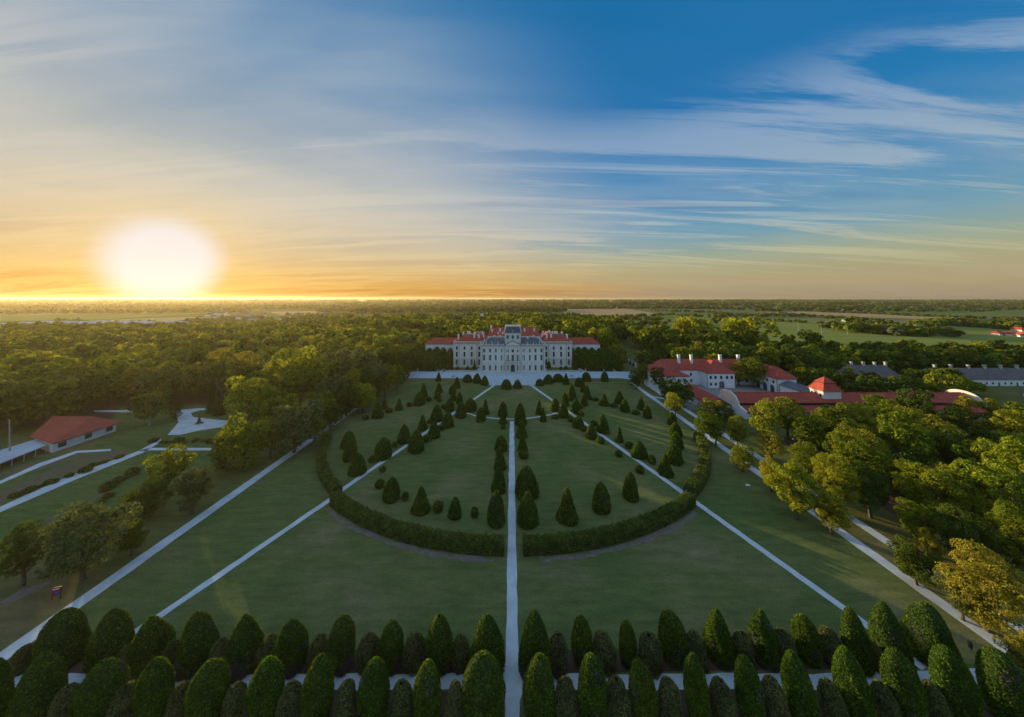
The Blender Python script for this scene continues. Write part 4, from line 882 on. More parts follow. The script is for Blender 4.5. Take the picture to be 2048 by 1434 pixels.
# ============================================================ CLIPPED YEWS IN THE ROWS (nearest, each its own mesh)
def ordinal(n): return ['nearest', 'second', 'third', 'fourth', 'fifth', 'sixth', 'seventh', 'eighth', 'ninth', 'tenth', 'eleventh', 'twelfth', 'thirteenth', 'fourteenth', 'fifteenth', 'sixteenth', 'seventeenth', 'eighteenth', 'nineteenth', 'twentieth'][n]
def rowplants(lst, front, bush):
    for side in (-1, 1):
        sub = sorted([q for q in lst if (q[0]-CX)*side > 0], key=lambda q: abs(q[0]-CX))
        for i, (bx, by, tx, ty, w_, sh, bare, look) in enumerate(sub):
            X, Y = P(bx, by); h = zat(bx, ty, Y); Wd = wid(bx, by, w_)
            # where the top stands sideways of the foot
            d = depth(X, Y)+(h)*math.sin(TH); Xt = (tx-CX)/F*d; lean = max(-.16, min(.16, (Xt-X)/h))
            dirn = 'left' if side < 0 else 'right'; row = 'front row' if front else 'second row'
            n_ = (9000 if front else 6500) if not bush else 5200
            if bush:
                me = topiary_mesh('shrub', 'blob', n_, .12, Wd/2*.93, h*.95, (lean, 0), bare=.25, shaggy=True, side=i)
                o = link('shaggy_shrub', me, None, (X, Y, 0)); tag(o, '%s shaggy olive shrub %s of the centre path, among the %s yews' % (ordinal(i), dirn, row), 'shrub', 'shaggy shrubs of the %s' % row)
            else:
                me = topiary_mesh('yew', sh, n_, .12, Wd/2, h, (lean, random.uniform(-.02, .02)), bare=bare, side=i, lump=1.9)
                o = link('clipped_yew', me, None, (X, Y, 0)); nm = {'egg': 'bullet-shaped', 'bullet': 'round-topped', 'dome': 'wide domed', 'cone': 'pointed'}[sh]
                tag(o, '%s %s clipped yew, %s %s of the centre path in the %s' % ('dark green' if not look else look, nm, ordinal(i), dirn, row), 'topiary', 'clipped yews of the %s' % row)
upper = [(123,1325,123,1223,100,'dome',0,''),(222,1318,224,1218,90,'bullet',0,''),(305,1323,302,1232,80,'bullet',.1,''),(396,1330,393,1222,84,'bullet',.28,''),(488,1332,490,1228,72,'bullet',.3,''),
 (588,1335,582,1241,57,'egg',.25,'yellow-tipped'),(684,1332,683,1234,55,'egg',.3,''),(785,1334,783,1241,44,'egg',.3,''),(880,1334,878,1230,52,'egg',.3,''),(975,1345,974,1226,68,'bullet',.18,'large dark'),
 (1070,1343,1070,1222,60,'bullet',.15,'yellow-tipped'),(1165,1325,1163,1233,39,'egg',0,'slim'),(1257,1328,1253,1240,32,'egg',0,'narrowest'),(1348,1318,1341,1224,53,'egg',.1,'bright green'),(1440,1315,1433,1217,57,'bullet',.1,''),
 (1530,1316,1520,1217,62,'bullet',.1,'yellow-topped'),(1618,1320,1606,1228,52,'egg',0,''),(1716,1328,1700,1214,62,'bullet',0,''),(1785,1322,1764,1201,78,'bullet',0,'tall dark'),(1862,1316,1856,1210,98,'dome',0,'very broad')]
lower = [(-8,1436,-6,1318,60,'dome',0,''),(68,1450,84,1307,112,'bullet',0,'broad'),(203,1450,206,1322,94,'egg',0,''),(308,1450,312,1315,70,'egg',0,'olive'),(412,1450,419,1322,80,'egg',0,''),(527,1450,534,1318,70,'egg',0,''),(632,1450,640,1311,60,'egg',0,'yellow-capped'),
 (746,1450,749,1317,60,'egg',0,''),(853,1450,856,1321,53,'egg',0,'slim'),(968,1450,965,1309,80,'egg',0,'large dark'),(1078,1450,1079,1311,66,'egg',0,''),(1186,1450,1182,1307,56,'egg',0,'yellow-tipped'),(1293,1450,1278,1320,52,'egg',0,''),
 (1400,1450,1384,1305,50,'egg',0,'slim bright green'),(1508,1450,1487,1311,54,'egg',0,''),(1613,1450,1583,1302,64,'egg',0,''),(1722,1450,1682,1294,72,'egg',0,'yellow-tipped'),(1824,1450,1776,1296,76,'egg',0,''),(1926,1448,1876,1292,88,'egg',0,''),(2030,1446,1985,1298,98,'egg',0,'very broad')]
rowplants(upper, False, False); rowplants(lower, True, False)
ub = [(48,1338,48,1292,50),(254,1336,254,1290,34),(344,1336,346,1280,40),(440,1338,442,1277,40),(537,1334,540,1269,46),(637,1330,638,1271,42),(737,1332,738,1267,44),(828,1332,830,1266,44),(922,1332,922,1270,36),(1116,1337,1115,1265,42),(1209,1334,1206,1266,46),(1303,1334,1297,1266,48),(1394,1330,1388,1263,44),(1489,1327,1482,1262,44),(1572,1322,1564,1257,48),(1665,1322,1655,1254,52),(1748,1330,1738,1280,44)]
lb = [(128,1450,134,1371,62),(248,1450,254,1366,64),(358,1450,362,1365,52),(468,1450,472,1366,52),(578,1450,582,1363,50),(690,1450,692,1361,48),(801,1450,803,1360,46),(911,1450,911,1361,36),(1131,1450,1130,1353,44),(1237,1450,1233,1354,50),(1344,1450,1336,1355,50),(1452,1450,1438,1355,50),(1560,1450,1536,1350,50),(1675,1450,1652,1356,50),(1780,1450,1752,1361,52),(1880,1450,1846,1361,52)]
rowplants([(a, b, c, d, e, 'dome', 0, '') for a, b, c, d, e in ub], False, True); rowplants([(a, b, c, d, e, 'dome', 0, '') for a, b, c, d, e in lb], True, True)

# ============================================================ TOPIARY OF THE PARTERRE
TM = {s: [topiary_mesh('topiary', s, 2600, .08, 1, 2.0, lump=1.5) for _ in range(3)] for s in ('cone', 'bullet', 'dome')}
TB = [topiary_mesh('bush', 'ball', 700, .16, 1, 1.5, shaggy=True) for _ in range(2)]
for me in TB: 
    for i, mm in enumerate(('yew_body', 'leaf_bush', 'leaf_bush', 'leaf_bush')): me.materials[i] = MATS[mm]
tops = [(877,762,744,13,'c'),(878,785,764.5,17,'c'),(875,797,784,15,'d'),(913.5,776,753.5,17,'c'),(905,788,769,15,'b'),(906.5,801,787,13,'d'),(935,763.5,749,19,'d'),(954,766,746,16,'b'),(969.5,770,751,16,'b'),
 (919,808,784,14,'b'),(899,822,797,20,'b'),(941,821.5,797,24,'d'),(922,834,805,23,'b'),(971,828,797,16,'c'),(961.5,842,814,19,'b'),(873.5,842,809,24,'b'),(895.5,853,822,24,'b'),(847,794,766.5,20,'c'),(838.5,809,784,23,'b'),
 (798,820,796.5,17,'c'),(769,817,796.5,15,'c'),(755.5,835,806,24,'b'),(845,860,829,22,'c'),(868,874,843.5,24,'b'),(808.5,885,848,26,'b'),(832.5,901.5,860.5,33,'b'),(696.6,894,861.5,31,'b'),(699.7,920,872,27,'b'),(715,946.6,906.7,35,'b'),
 (766,915,876,35,'d'),(782.7,998,954.3,35,'b'),(841.9,1021.7,971.8,41,'c'),(909.7,1033.7,993.4,26,'b'),(992.2,1045.3,981.2,37,'b'),(996.8,982.3,934,29,'b'),(1000,937,888.8,28,'c'),(1002,900.4,871,24,'d'),
 (1006,831.5,803,20,'b'),(1006,847,821,18,'c'),(1012.7,777,758.7,21,'d'),(1034.9,776,759,17,'b'),(1079.6,770.6,757.7,17,'d'),(1096.8,766.5,748.5,20,'b'),(1116.5,762.4,747.4,21,'d'),(1132.3,768.4,746.4,16,'c'),(1158.3,772.7,755,17,'d'),
 (1172.7,761.8,744.4,19,'d'),(1209.6,762.4,742.3,16,'b'),(1167,783.7,761.8,14,'c'),(1175,797.7,769,18,'c'),(1144,800.3,769,19,'b'),(1130,811,784.3,16,'b'),(1167,811,789.5,16,'b'),(1110.7,821.9,794.6,18,'b'),(1127,834,805.9,20,'b'),
 (1151.4,825,796.6,20,'b'),(1208.8,810.6,787,22,'c'),(1239.5,806.3,781.3,24,'c'),(1249.8,822.3,798.7,20,'b'),(1282.4,818.6,791.5,18,'c'),(1294.7,835.6,810,18,'b'),(1041,849,805.9,24,'b'),(1078.3,828.4,799.7,15,'c'),(1086.5,842.4,814,15,'c'),
 (1042.7,873.6,837.7,26,'c'),(1045,901.4,867.8,23,'c'),(1155.9,854,833.6,23,'d'),(1183,875.6,846.9,22,'b'),(1206,864.3,828.9,25,'b'),(1239,883.4,852.4,18,'c'),(1278.6,914,881.5,31,'b'),(1344.5,849,823.3,18,'b'),(1351.7,871.5,843.8,24,'b'),
 (1353.8,895.7,863.3,26,'b'),(1349.2,923.9,889.9,35,'d'),(1331.4,949,906.7,34,'c'),(1261.9,996.5,942.4,32,'b'),(1202.7,1019.6,964,37,'b'),(1135,1039.6,974.5,45,'c'),(1055.7,1047.4,984.4,40,'b'),(1053.6,990.7,929.8,45,'D')]
bush = [(857.5,802,795,12),(777.6,825,816.5,13),(819.4,813,805,10),(731,839,831,12),(878,803.5,799,10),(859.6,847,839,10),(883,860,851.5,13),(853,883,872,14),(788.6,894,884,11),(887,817,809,9),(743.4,923.5,913,14),(765.4,942.4,934,12),
 (759.6,975.3,960,16),(810.6,999,985.4,14),(876,1023,1004,18),(949,1033.7,1016,14),(1006,857.4,851,9),(1047,915.5,902,17),(1110,836.6,830.5,13),(1162,831.5,823,11),(1141.5,842.4,833.6,11),(1187.7,850,841.8,14),(1168,862,853,13),(1201,886.3,874.6,15),
 (1258.8,895.7,884.2,16),(1190.7,800.8,795.6,13),(1227.6,813,808,15),(1271.7,828.4,821.3,15),(1162,816,810,10),(1238,913,901.4,13),(1304,926,912.6,16),(1280,945.5,933,16)]
def sector(X, Y):
    lx = lambda ln: np.interp(Y, [p[1] for p in ln], [p[0] for p in ln])
    if Y > at(1024, 838)[1] and lx(li) < X < lx(ri): return 'in the rounded lawn before the court'
    if X < lx(li): return 'left of the left diagonal path'
    if X < 0: return 'between left diagonal and centre path'
    if X < lx(ri): return 'between centre path and right diagonal'
    return 'right of the right diagonal path'
def place_tops(lst, isb):
    G = {}
    for q in lst:
        X, Y = P(q[0], q[1]); s = sector(X, Y); sh = 'x' if isb else q[4]
        G.setdefault((s, sh), []).append((Y, X, q))
    for (s, sh), L_ in G.items():
        L_.sort(reverse=True)
        for i, (Y, X, q) in enumerate(L_):
            h = zat(q[0], q[2], Y); Wd = wid(q[0], q[1], q[3])
            if isb:
                o = link('round_bush', random.choice(TB), None, (X, Y, 0), random.random()*6, (Wd/2, Wd/2, h/1.5)); lb_ = '%s small round light green bush from the palace, %s' % (ordinal(i), s); tag(o, lb_, 'bush', 'small round bushes of the parterre')
            else:
                shp = {'c': 'cone', 'b': 'bullet', 'd': 'dome', 'D': 'bullet'}[sh]; o = link('clipped_yew', random.choice(TM[shp]), None, (X, Y, 0), random.random()*6, (Wd/2, Wd/2, h/2))
                o.rotation_euler[0] = random.uniform(-.02, .02); o.rotation_euler[1] = random.uniform(-.02, .02)
                nm = {'c': 'pointed cone', 'b': 'bullet-shaped', 'd': 'squat domed', 'D': 'very large round-topped'}[sh]
                tag(o, '%s %s yew from the palace, %s' % (ordinal(i), nm, s) if sh != 'D' else 'largest round-topped yew of the parterre, just right of the centre path', 'topiary', 'clipped yews of the parterre')
place_tops(tops, False); place_tops(bush, True)
gb = 0
for (xa, ya), (xb, yb), n_ in (((20,1000),(255,908),9), ((200,985),(260,948),4), ((100,1062),(235,985),5), ((440,886),(300,884),9)):
    for k in range(n_):
        t = (k+.5)/n_; X, Y = P(xa+(xb-xa)*t, ya+(yb-ya)*t); X += random.uniform(-1, 1); Y += random.uniform(-1, 1); r_ = random.uniform(.7, 1.5)
        o = link('garden_bush', random.choice(TB), None, (X, Y, 0), random.random()*6, (r_, r_*.9, r_*random.uniform(.5, .8))); tag(o, 'small loose bush in the flower beds of the left garden', 'bush', 'bushes of the left garden beds')
# little cones and balls on the lawns before the wings
cnt = {-1: 0, 1: 0}
for px, b0, t0, w_, sh in [(893,740,727,9,'b'),(903,741,733,7,'b'),(915,740,732,7,'b'),(935,740,732,8,'b'),(949,738,719,7,'c'),(946,741,733,7,'b'),(1097.5,736,722,9,'b'),(1122,740,733,7,'d'),(1132,740,732,8,'d'),(1146,733,723,6,'c'),(1151,740,728,8,'b')]:
    X, Y = P(px, b0); sd_ = -1 if px < 1024 else 1; h = zat(px, t0, Y); Wd = wid(px, b0, w_); cnt[sd_] += 1
    o = link('clipped_shrub', random.choice(TM[{'c': 'cone', 'b': 'bullet', 'd': 'dome'}[sh]]), None, (X, Y, .05), 0, (Wd/2, Wd/2, h/2))
    tag(o, 'small clipped shrub on the little lawn before the %s palace wing, %s from the left' % ('left' if sd_ < 0 else 'right', ordinal(cnt[sd_]-1).replace('nearest', 'first')), 'shrub', 'small clipped shrubs before the wings')
# dense clipped groves either side of the palace
GRV = [topiary_mesh('grove_tree', 'dome', 2200, .10, 1, 2.0, bare=.12) for _ in range(2)]+[topiary_mesh('grove_tree', 'bullet', 2200, .10, 1, 2.0, bare=.12)]
for sx, lab in ((-1, 'dark clipped tree in the dense grove left of the palace'), (1, 'dark clipped tree in the dense grove right of the palace')):
    for j in range(5):
        for i in range(-1 if j >= 2 else 0, 6):
            X = XC+sx*(53+i*5.2+random.uniform(-.3, .3)-j*.9*(1 if sx > 0 else .2)); Y = YP+4.5+j*4.4+random.uniform(-.3, .3)
            if sx > 0 and i > 4-j*.0 and X > 76: continue
            o = link('clipped_tree', random.choice(GRV), None, (X, Y, 0), random.random()*6, (3.4, 3.4, random.uniform(5.0, 5.5)+j*.32)); tag(o, lab, 'tree', 'clipped grove %s of the palace' % ('left' if sx < 0 else 'right'))

# ============================================================ SINGLE TREES
T = pxtree
# along the right-hand paths
T(1271,735,778,31,'round','leaf_dark','dark small tree at the top of the right outer path, nearest the court')
T(1286,718,768,27,'tall','leaf_mid','lighter rounded tree behind the dark one at the top of the right outer path')
T(1300,712,762,30,'round','leaf_dark','dark domed tree left of the white mansion roof')
T(1318,728,782,32,'round','leaf_dark','dark tree touching the left corner of the mansion roof')
T(1343,752,808,50,'round','leaf_dark','dark broad tree before the left end of the mansion')
T(1368,757,815,50,'round','leaf_dark','dark tree before the low red range, beside the light green one')
T(1350,782,832,38,'round','leaf_light','light green round tree beside the right outer path, before the mansion')
T(1428,790,848,54,'open','leaf_golden','golden-tipped tree before the curved gable, above two green ones')
T(1449,798,856,34,'round','leaf_dark','dark tree just right of the golden tree before the curved gable')
T(1409,815,886,36,'tall','leaf_mid','upright green tree on the right outer path, left of a pair')
T(1432,822,892,32,'tall','leaf_mid','upright green tree on the right outer path, right of a pair')
T(1477,823,900,38,'tall','leaf_mid','narrow green tree before the white wall below the curved gable')
T(1487,886,944,46,'round','leaf_mid','small round green tree between the two right paths')
T(1543,903,985,42,'tall','leaf_light','light green tree at the left end of the bright clump by the right path')
T(1592,911,1038,100,'open','leaf_light','large bright green tree overhanging the right outer path')
T(1662,972,1068,74,'open','leaf_light','bright green tree overhanging the right path, lowest of the bright clump')
T(1615,876,965,68,'round','leaf_mid','olive-green round tree behind the bright clump')
T(1672,893,1025,80,'round','leaf_light','golden-green tall tree behind the lowest bright tree')
T(1742,918,1035,78,'round','leaf_dark','dark rounded tree above the shaded gap of the right wood')
T(1545,854,925,46,'round','leaf_golden','small golden tree below the white hall wall')
T(1530,780,880,62,'round','leaf_light','yellow-green tall tree before the hall roof, left of two')
T(1577,778,878,60,'round','leaf_mid','green tree with sunlit top before the hall roof, right of two')
T(1620,812,905,76,'round','leaf_mid','olive round-headed tree right of the two before the hall roof')
T(1678,793,880,58,'open','leaf_light','light yellow-green tree just below the tower pavilion')
T(1753,776,850,58,'round','leaf_mid','green tree rising before the hall roof right of the tower pavilion')
T(1842,768,865,84,'round','leaf_dark','dark broad tree hiding the right part of the hall roof')
T(1862,790,862,40,'conifer','leaf_golden','golden pointed conifer before the right part of the hall', name='conifer')
T(1740,808,890,62,'open','leaf_light','bright yellow-green tree in the middle of the right wood')
T(1722,842,985,112,'round','leaf_mid','large spreading green tree in the middle of the right wood')
T(1820,828,945,120,'round','leaf_mid','wide dark-green crown right of the large spreading tree')
T(1900,840,950,90,'round','leaf_dark','dark crown below the tall pine at right')
T(1938,790,885,74,'pine','leaf_golden','tall pine with bare reddish trunk near the right gable of the hall', name='pine_tree', bark=TRK_P)
T(1990,795,890,70,'pine','leaf_golden','flat-topped golden pine right of the tall bare-trunked pine', name='pine_tree')
T(1655,802,880,48,'round','leaf_mid','green tree before the hall, right under the tower pavilion')
T(1785,792,872,54,'tall','leaf_mid','upright green tree before the hall, left of the dark broad one')
T(1908,806,884,46,'round','leaf_dark','dark tree before the right gable of the hall, left of the tall pine')
T(2030,800,915,80,'open','leaf_light','light green tree at the right edge below the pines')
T(1876,900,1075,150,'open','leaf_mid','giant sunlit tree at right, left one of the great pair')
T(1975,888,1090,170,'open','leaf_light','giant spreading tree at right, right one of the great pair')
T(1975,858,990,110,'open','leaf_light','bright green crown above the great pair at right')
T(2060,850,1060,120,'open','leaf_light','tall green tree cut by the right edge of the photo')
T(1850,985,1105,100,'open','leaf_mid','green tree below the left giant, above the dark low bush')
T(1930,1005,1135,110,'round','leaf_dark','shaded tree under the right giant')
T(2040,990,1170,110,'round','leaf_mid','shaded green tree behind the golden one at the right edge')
T(1834,1072,1170,100,'open','leaf_dark','dark spreading low tree with bare stubs beside the second right path', gap=.02)
T(1864,1040,1150,50,'open','leaf_golden','small golden-topped tree behind the dark low tree')
T(1975,1072,1262,150,'round','leaf_golden','big golden round tree at the right foreground')
T(1925,1130,1240,90,'open','leaf_grey','grey-green tree low in front of the big golden tree', gap=.03)
T(2062,1245,1390,100,'open','leaf_golden','golden tree cut by the lower right edge')
T(1382,630,704,80,'round','leaf_light','bright green giant rising behind the mansion chimneys, left of two')
T(1425,648,708,84,'round','leaf_light','bright green tree between the two giants behind the mansion')
T(1492,632,704,110,'round','leaf_light','bright yellow-green giant rising behind the mansion, right of two')
# left side
T(166,990,1160,172,'round','leaf_grey','biggest round tree in the left foreground, sunlit on its crown', gap=.03)
T(45,1035,1172,100,'round','leaf_dark','dark tree left of the biggest round tree in the left foreground', gap=.04)
T(262,1030,1112,60,'open','leaf_mid','low green tree on the right flank of the biggest left tree', gap=.03)
T(383,916,1028,82,'open','leaf_grey','pale grey-green bushy tree left of the left outer path', gap=.03)
T(288,958,1038,86,'round','leaf_dark','dark low tree left of the pale bushy tree', gap=.03)
T(337,892,975,86,'round','leaf_mid','dull green tree beside the end of the short left garden path', gap=.03)
T(488,823,938,104,'round','leaf_mid','broad green tree at the left edge of the outer path, nearest of the belt', gap=.03)
T(450,858,940,60,'round','leaf_dark','dark tree at the left foot of the broad belt tree', gap=.03)
T(588,795,905,108,'round','leaf_grey','grey-green round tree in the belt left of the outer path', gap=.03)
T(628,820,888,46,'tall','leaf_mid','small upright tree standing over the left outer path')
T(660,800,858,50,'round','leaf_dark','dark tree behind the small upright one on the left outer path')
T(540,815,918,70,'round','leaf_mid','green tree filling the belt between the broad one and the grey-green one', gap=.03)
T(556,775,880,80,'round','leaf_mid','green tree behind the gap of the belt, left of the grey-green one')
T(640,770,850,60,'round','leaf_mid','mid green tree behind the small upright one over the path')
T(665,745,830,70,'round','leaf_grey','dull grey-green tree in the belt below the silvery pair')
T(705,735,812,60,'round','leaf_mid','mid green tree between the silvery pair and the upper left lawn')
T(735,730,805,56,'round','leaf_dark','dark green tree just behind the light green one at the lawn edge')
T(498,733,850,92,'tall','leaf_light','tall tree with yellow-lit top left of the belt')
T(540,765,860,76,'tall','leaf_mid','tall green tree right of the yellow-topped one')
T(577,671,810,96,'tall','leaf_light','tallest light green tree of the left wood')
T(612,706,820,94,'tall','leaf_mid','tall green tree in front of the tallest light green one')
T(490,690,790,66,'round','leaf_golden','golden-brown tree in the sun glare of the left wood')
T(665,690,785,66,'round','leaf_grey','silvery willow-like tree, left of two behind the belt')
T(722,687,780,72,'round','leaf_grey','silvery willow-like tree, right of two behind the belt')
T(656,712,805,60,'round','leaf_dark','dark green tree below the left silvery one')
T(692,760,832,62,'round','leaf_dark','dark tree where the left outer path disappears')
T(726,757,826,56,'tall','leaf_light','light green tree at the edge of the upper left lawn')
T(745,716,800,54,'round','leaf_grey','dull grey-green tree above the upper left lawn')
T(770,722,795,48,'tall','leaf_mid','green tree beside the upper left lawn, before the court')
T(792,718,780,38,'round','leaf_mid','green tree second from the left end of the palace court')
T(809,716,762,26,'round','leaf_dark','small dark tree touching the left end of the palace court')
T(775,684,762,52,'tall','leaf_dark','tall dark tree left of the left low palace range')
T(815,690,750,40,'tall','leaf_dark','dark tree right of the tall one by the left palace grove')
T(423,735,825,24,'conifer','leaf_conifer','slim dark conifer left of the yellow-topped tree', name='conifer')
T(440,728,830,26,'conifer','leaf_conifer','slim dark conifer touching the yellow-topped tree', name='conifer')
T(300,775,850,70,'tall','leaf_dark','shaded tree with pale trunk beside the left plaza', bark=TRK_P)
T(350,800,838,30,'round','leaf_dark','small round tree at the neck of the left plaza')
T(398,829,846,9,'conifer','leaf_dark','tiny dark tiered tree in the round bed of the left plaza', name='small_tree')
T(1478,715,772,36,'tall','leaf_golden','golden-topped tree in the mansion yard, left of two')
T(1507,705,775,54,'round','leaf_mid','large sunlit green tree standing in the mansion yard')

# ============================================================ THE WOODS
def inpoly(x, y, p):
    c = False
    for i in range(len(p)):
        x1, y1 = p[i]; x2, y2 = p[i-1]
        if (y1 > y) != (y2 > y) and x < (x2-x1)*(y-y1)/(y2-y1)+x1: c = not c
    return c
def wood(poly, sp, jit=.35):
    xs_ = [q[0] for q in poly]; ys_ = [q[1] for q in poly]; out = []; y = min(ys_); r = 0
    while y < max(ys_):
        x = min(xs_)+(sp/2 if r % 2 else 0)
        while x < max(xs_):
            X, Y = x+random.uniform(-jit, jit)*sp, y+random.uniform(-jit, jit)*sp
            if inpoly(X, Y, poly): out.append((X, Y))
            x += sp
        y += sp*.87; r += 1
    return out
BUILT = [(HX-16,HX+3,HY0-4,HY1+4),(-70,70,200,300),(78,156,140,206),(96,206,131,158),(196,230,176,200),(244,314,160,202),(-24,24,190,290)]
keep_out = [[P(1192,690),P(1262,690),P(1335,745),P(1258,745)],[P(180,905),P(240,815),P(480,805),P(480,880),P(420,905)]]
def free(X, Y, r=5):
    for a, b_, c, d in BUILT:
        if a-r*.6 < X < b_+r*.6 and c-r < Y < d+r*.6: return False
    for p in keep_out:
        if inpoly(X, Y, p): return False
    return all((X-tx)**2+(Y-ty)**2 > ((w_*.5+r*.55)**2)*.55 for tx, ty, w_ in TREES)
def vis(X, Y, z=10):
    f_ = Y*math.cos(TH)+(z-H)*math.sin(TH)
    if f_ < 5: return False
    px = CX+F*X/f_; return -60 < px < 2110
zones = [
 # poly, label, group, spacing, heights, kinds
 ([(-640,128),(-178,120),(-138,127),(-84,150),(-84,198),(-80,330),(-260,470),(-640,420)], 'broadleaf tree in the wide hazy wood left of the palace garden', 'wood left of the garden', 12.0, (16, 24), ['leaf_mid', 'leaf_mid', 'leaf_dark', 'leaf_dark', 'leaf_golden', 'leaf_grey', 'leaf_dark'], 0),
 ([(-80,266),(-20,294),(30,294),(75,266),(130,330),(160,600),(0,640),(-220,560),(-260,470),(-80,330)], 'tree in the wood directly behind the palace', 'wood behind the palace', 13.5, (20, 29), ['leaf_mid', 'leaf_light', 'leaf_dark', 'leaf_golden', 'leaf_mid'], 1),
 ([(72,218),(86,210),(200,214),(330,208),(430,206),(430,262),(300,262),(215,275),(200,330),(130,350),(90,300),(75,262)], 'tree in the dark wood behind the white mansion and the grey-roofed houses', 'wood behind the mansion', 11.0, (14, 21), ['leaf_dark', 'leaf_mid', 'leaf_dark', 'leaf_golden', 'leaf_mid', 'leaf_light'], 2),
 ([(160,158),(196,160),(240,160),(330,150),(330,182),(244,184),(240,205),(196,205),(192,176),(160,206)], 'green tree between the tower pavilion and the grey-roofed houses', 'trees between tower pavilion and grey houses', 10.5, (8.5, 14.5), ['leaf_dark', 'leaf_mid', 'leaf_dark'], 3),
 ([(100,62),(240,62),(240,124),(205,128),(102,126),(94,105)], 'green tree filling the wood between the right paths and the hall', 'wood at the right before the hall', 9.5, (8, 13), ['leaf_mid', 'leaf_light', 'leaf_golden', 'leaf_dark'], 4),
]
cands = []
for zi, (poly, lab, grp, sp, hh, mats_, k) in enumerate(zones):
    for X, Y in wood(poly, sp):
        if vis(X, Y) and free(X, Y, sp*.5): cands.append((math.hypot(X, Y), X, Y, zi))
cands.sort()
NIND = 296-len(TREES)
def wood_spec(zi, Y):
    poly, lab, grp, sp, hh, mats_, k = zones[zi]; h = random.uniform(*hh)
    if k == 2 and Y > 268: h = random.uniform(21, 29)
    return h, random.uniform(.95, 1.4)*sp*1.2, random.choice(['round', 'round', 'tall', 'open']), random.choice(mats_), grp
rest = cands[NIND:]
TONE = {'leaf_mid': 'mid green', 'leaf_dark': 'dark green', 'leaf_light': 'light green', 'leaf_golden': 'golden', 'leaf_grey': 'greyish'}
def landmark(zi, px, Y):
    """what stands under or beside the tree, as seen from the garden side"""
    if zi == 0:
        for lim, t in ((70, 'above the pale canopy'), (170, 'behind the red-roofed park house'), (270, 'right of the park house'), (355, 'left of the garden plaza'), (440, 'behind the garden plaza'), (530, 'behind the yellow-topped tree'), (620, 'beside the tallest light green tree'), (700, 'behind the silvery trees'), (780, 'above the upper left lawn'), (9999, 'left of the palace')):
            if px < lim: return t+', '+('at the front of the wood' if Y < 165 else 'in the middle of the wood' if Y < 215 else 'deep in the wood')
    if zi == 1:
        for lim, t in ((960, 'behind the left palace wing'), (1010, 'behind the rear roof left of the tower'), (1090, 'behind the rear roof right of the tower'), (9999, 'behind the right palace wing')):
            if px < lim: return t
    if zi == 2:
        for lim, t in ((1300, 'beside the white pillar fence'), (1380, 'behind the left part of the mansion'), (1450, 'behind the middle of the mansion'), (1540, 'behind the right part of the mansion'), (1640, 'right of the mansion roofs'), (1720, 'above the tower pavilion'), (1830, 'behind the first grey-roofed house'), (1920, 'between the two grey-roofed houses'), (9999, 'behind the long grey terrace')):
            if px < lim: return t+', '+('front edge of the wood' if Y < 224 else 'further in the wood')
    if zi == 3:
        for lim, t in ((1730, 'right of the tower pavilion'), (1850, 'below the first grey-roofed house'), (9999, 'below the long grey terrace')):
            if px < lim: return t
    for lim, t in ((1600, 'near the golden trees by the second right path'), (1700, 'below the tower pavilion'), (1800, 'before the middle of the hall'), (1900, 'left of the giant pair'), (9999, 'at the right edge')):
        if px < lim: return t+', '+('near the hall' if Y > 108 else 'towards the paths')
for d, X, Y, zi in cands[:NIND]:
    h, w_, kd, mt, grp = wood_spec(zi, Y); px = CX+F*X/(Y*math.cos(TH)-40*math.sin(TH))
    lab = '%s %s tree %s' % (TONE[mt], {'round': 'rounded', 'tall': 'tall-crowned', 'open': 'loose-crowned'}[kd], landmark(zi, px, Y))
    tree(X, Y, h, w_, kd, mt, lab, group=grp, tier='mid' if d < 215 else 'low')
# everything beyond: woods as single masses, still made of whole crowns
def mass(name, label, items, mats_, faces, leaf, group=None):
    """items: (X, Y, h, w) ; one mesh per wood, each tree a leafy crown of its own"""
    libs = [crown_pts(k, faces*3, leaf, 16, 2.4) for k in ('round', 'tall', 'open')]; Vs = []; Ts = []; Ms = []
    for X, Y, h, w_ in items:
        C, Nn = random.choice(libs); ii = RNG.choice(len(C), min(faces, len(C)), replace=False); C = C[ii]; Nn = Nn[ii]
        C = C*np.array([w_/2, w_/2, h*.97]); V, Q = quads(C, Nn, leaf*w_/2, .6); V = V+np.array([X, Y, h*.03])
        Vs.append(V); Ts.append(np.full(len(V), random.random())); Ms.append(np.full(len(Q), random.randrange(len(mats_))))
    V = np.concatenate(Vs); Q = np.arange(len(V)).reshape(-1, 4); me = npmesh(name, V, Q, mats_, np.concatenate(Ms), np.concatenate(Ts))
    o = link(name, me); tag(o, label, 'wood', None, 'stuff'); return o
it = []
for d, X, Y, zi in rest:
    h, w_, *_r = wood_spec(zi, Y); it.append((X, Y, h, w_*1.05))
print('woods: individual', NIND, 'rest', len(it))
mass('wood', 'farther part of the woods around the palace, crowns running together', it, ['leaf_mid', 'leaf_dark', 'leaf_mid', 'leaf_dark', 'leaf_light'], 520, .15)
def belt(px0, px1, py0, py1, n, hh=(10, 17), ww=(10, 18)):
    out = []
    for _ in range(n):
        py = py0+(py1-py0)*random.random(); px = random.uniform(px0, px1); X, Y = at(px, py); out.append((X, Y, random.uniform(*hh), random.uniform(*ww)))
    return out
def line(pts, n, hh=(6, 12), ww=(8, 14), spread=6):
    out = []; P_ = [Vector(at(*p)) for p in pts]; Ls = [(P_[i+1]-P_[i]).length for i in range(len(P_)-1)]
    for _ in range(n):
        t = random.random()*sum(Ls); i = 0
        while t > Ls[i]: t -= Ls[i]; i += 1
        p = P_[i].lerp(P_[i+1], t/Ls[i]); out.append((p.x+random.gauss(0, spread), p.y+random.gauss(0, spread), random.uniform(*hh), random.uniform(*ww)))
    return out
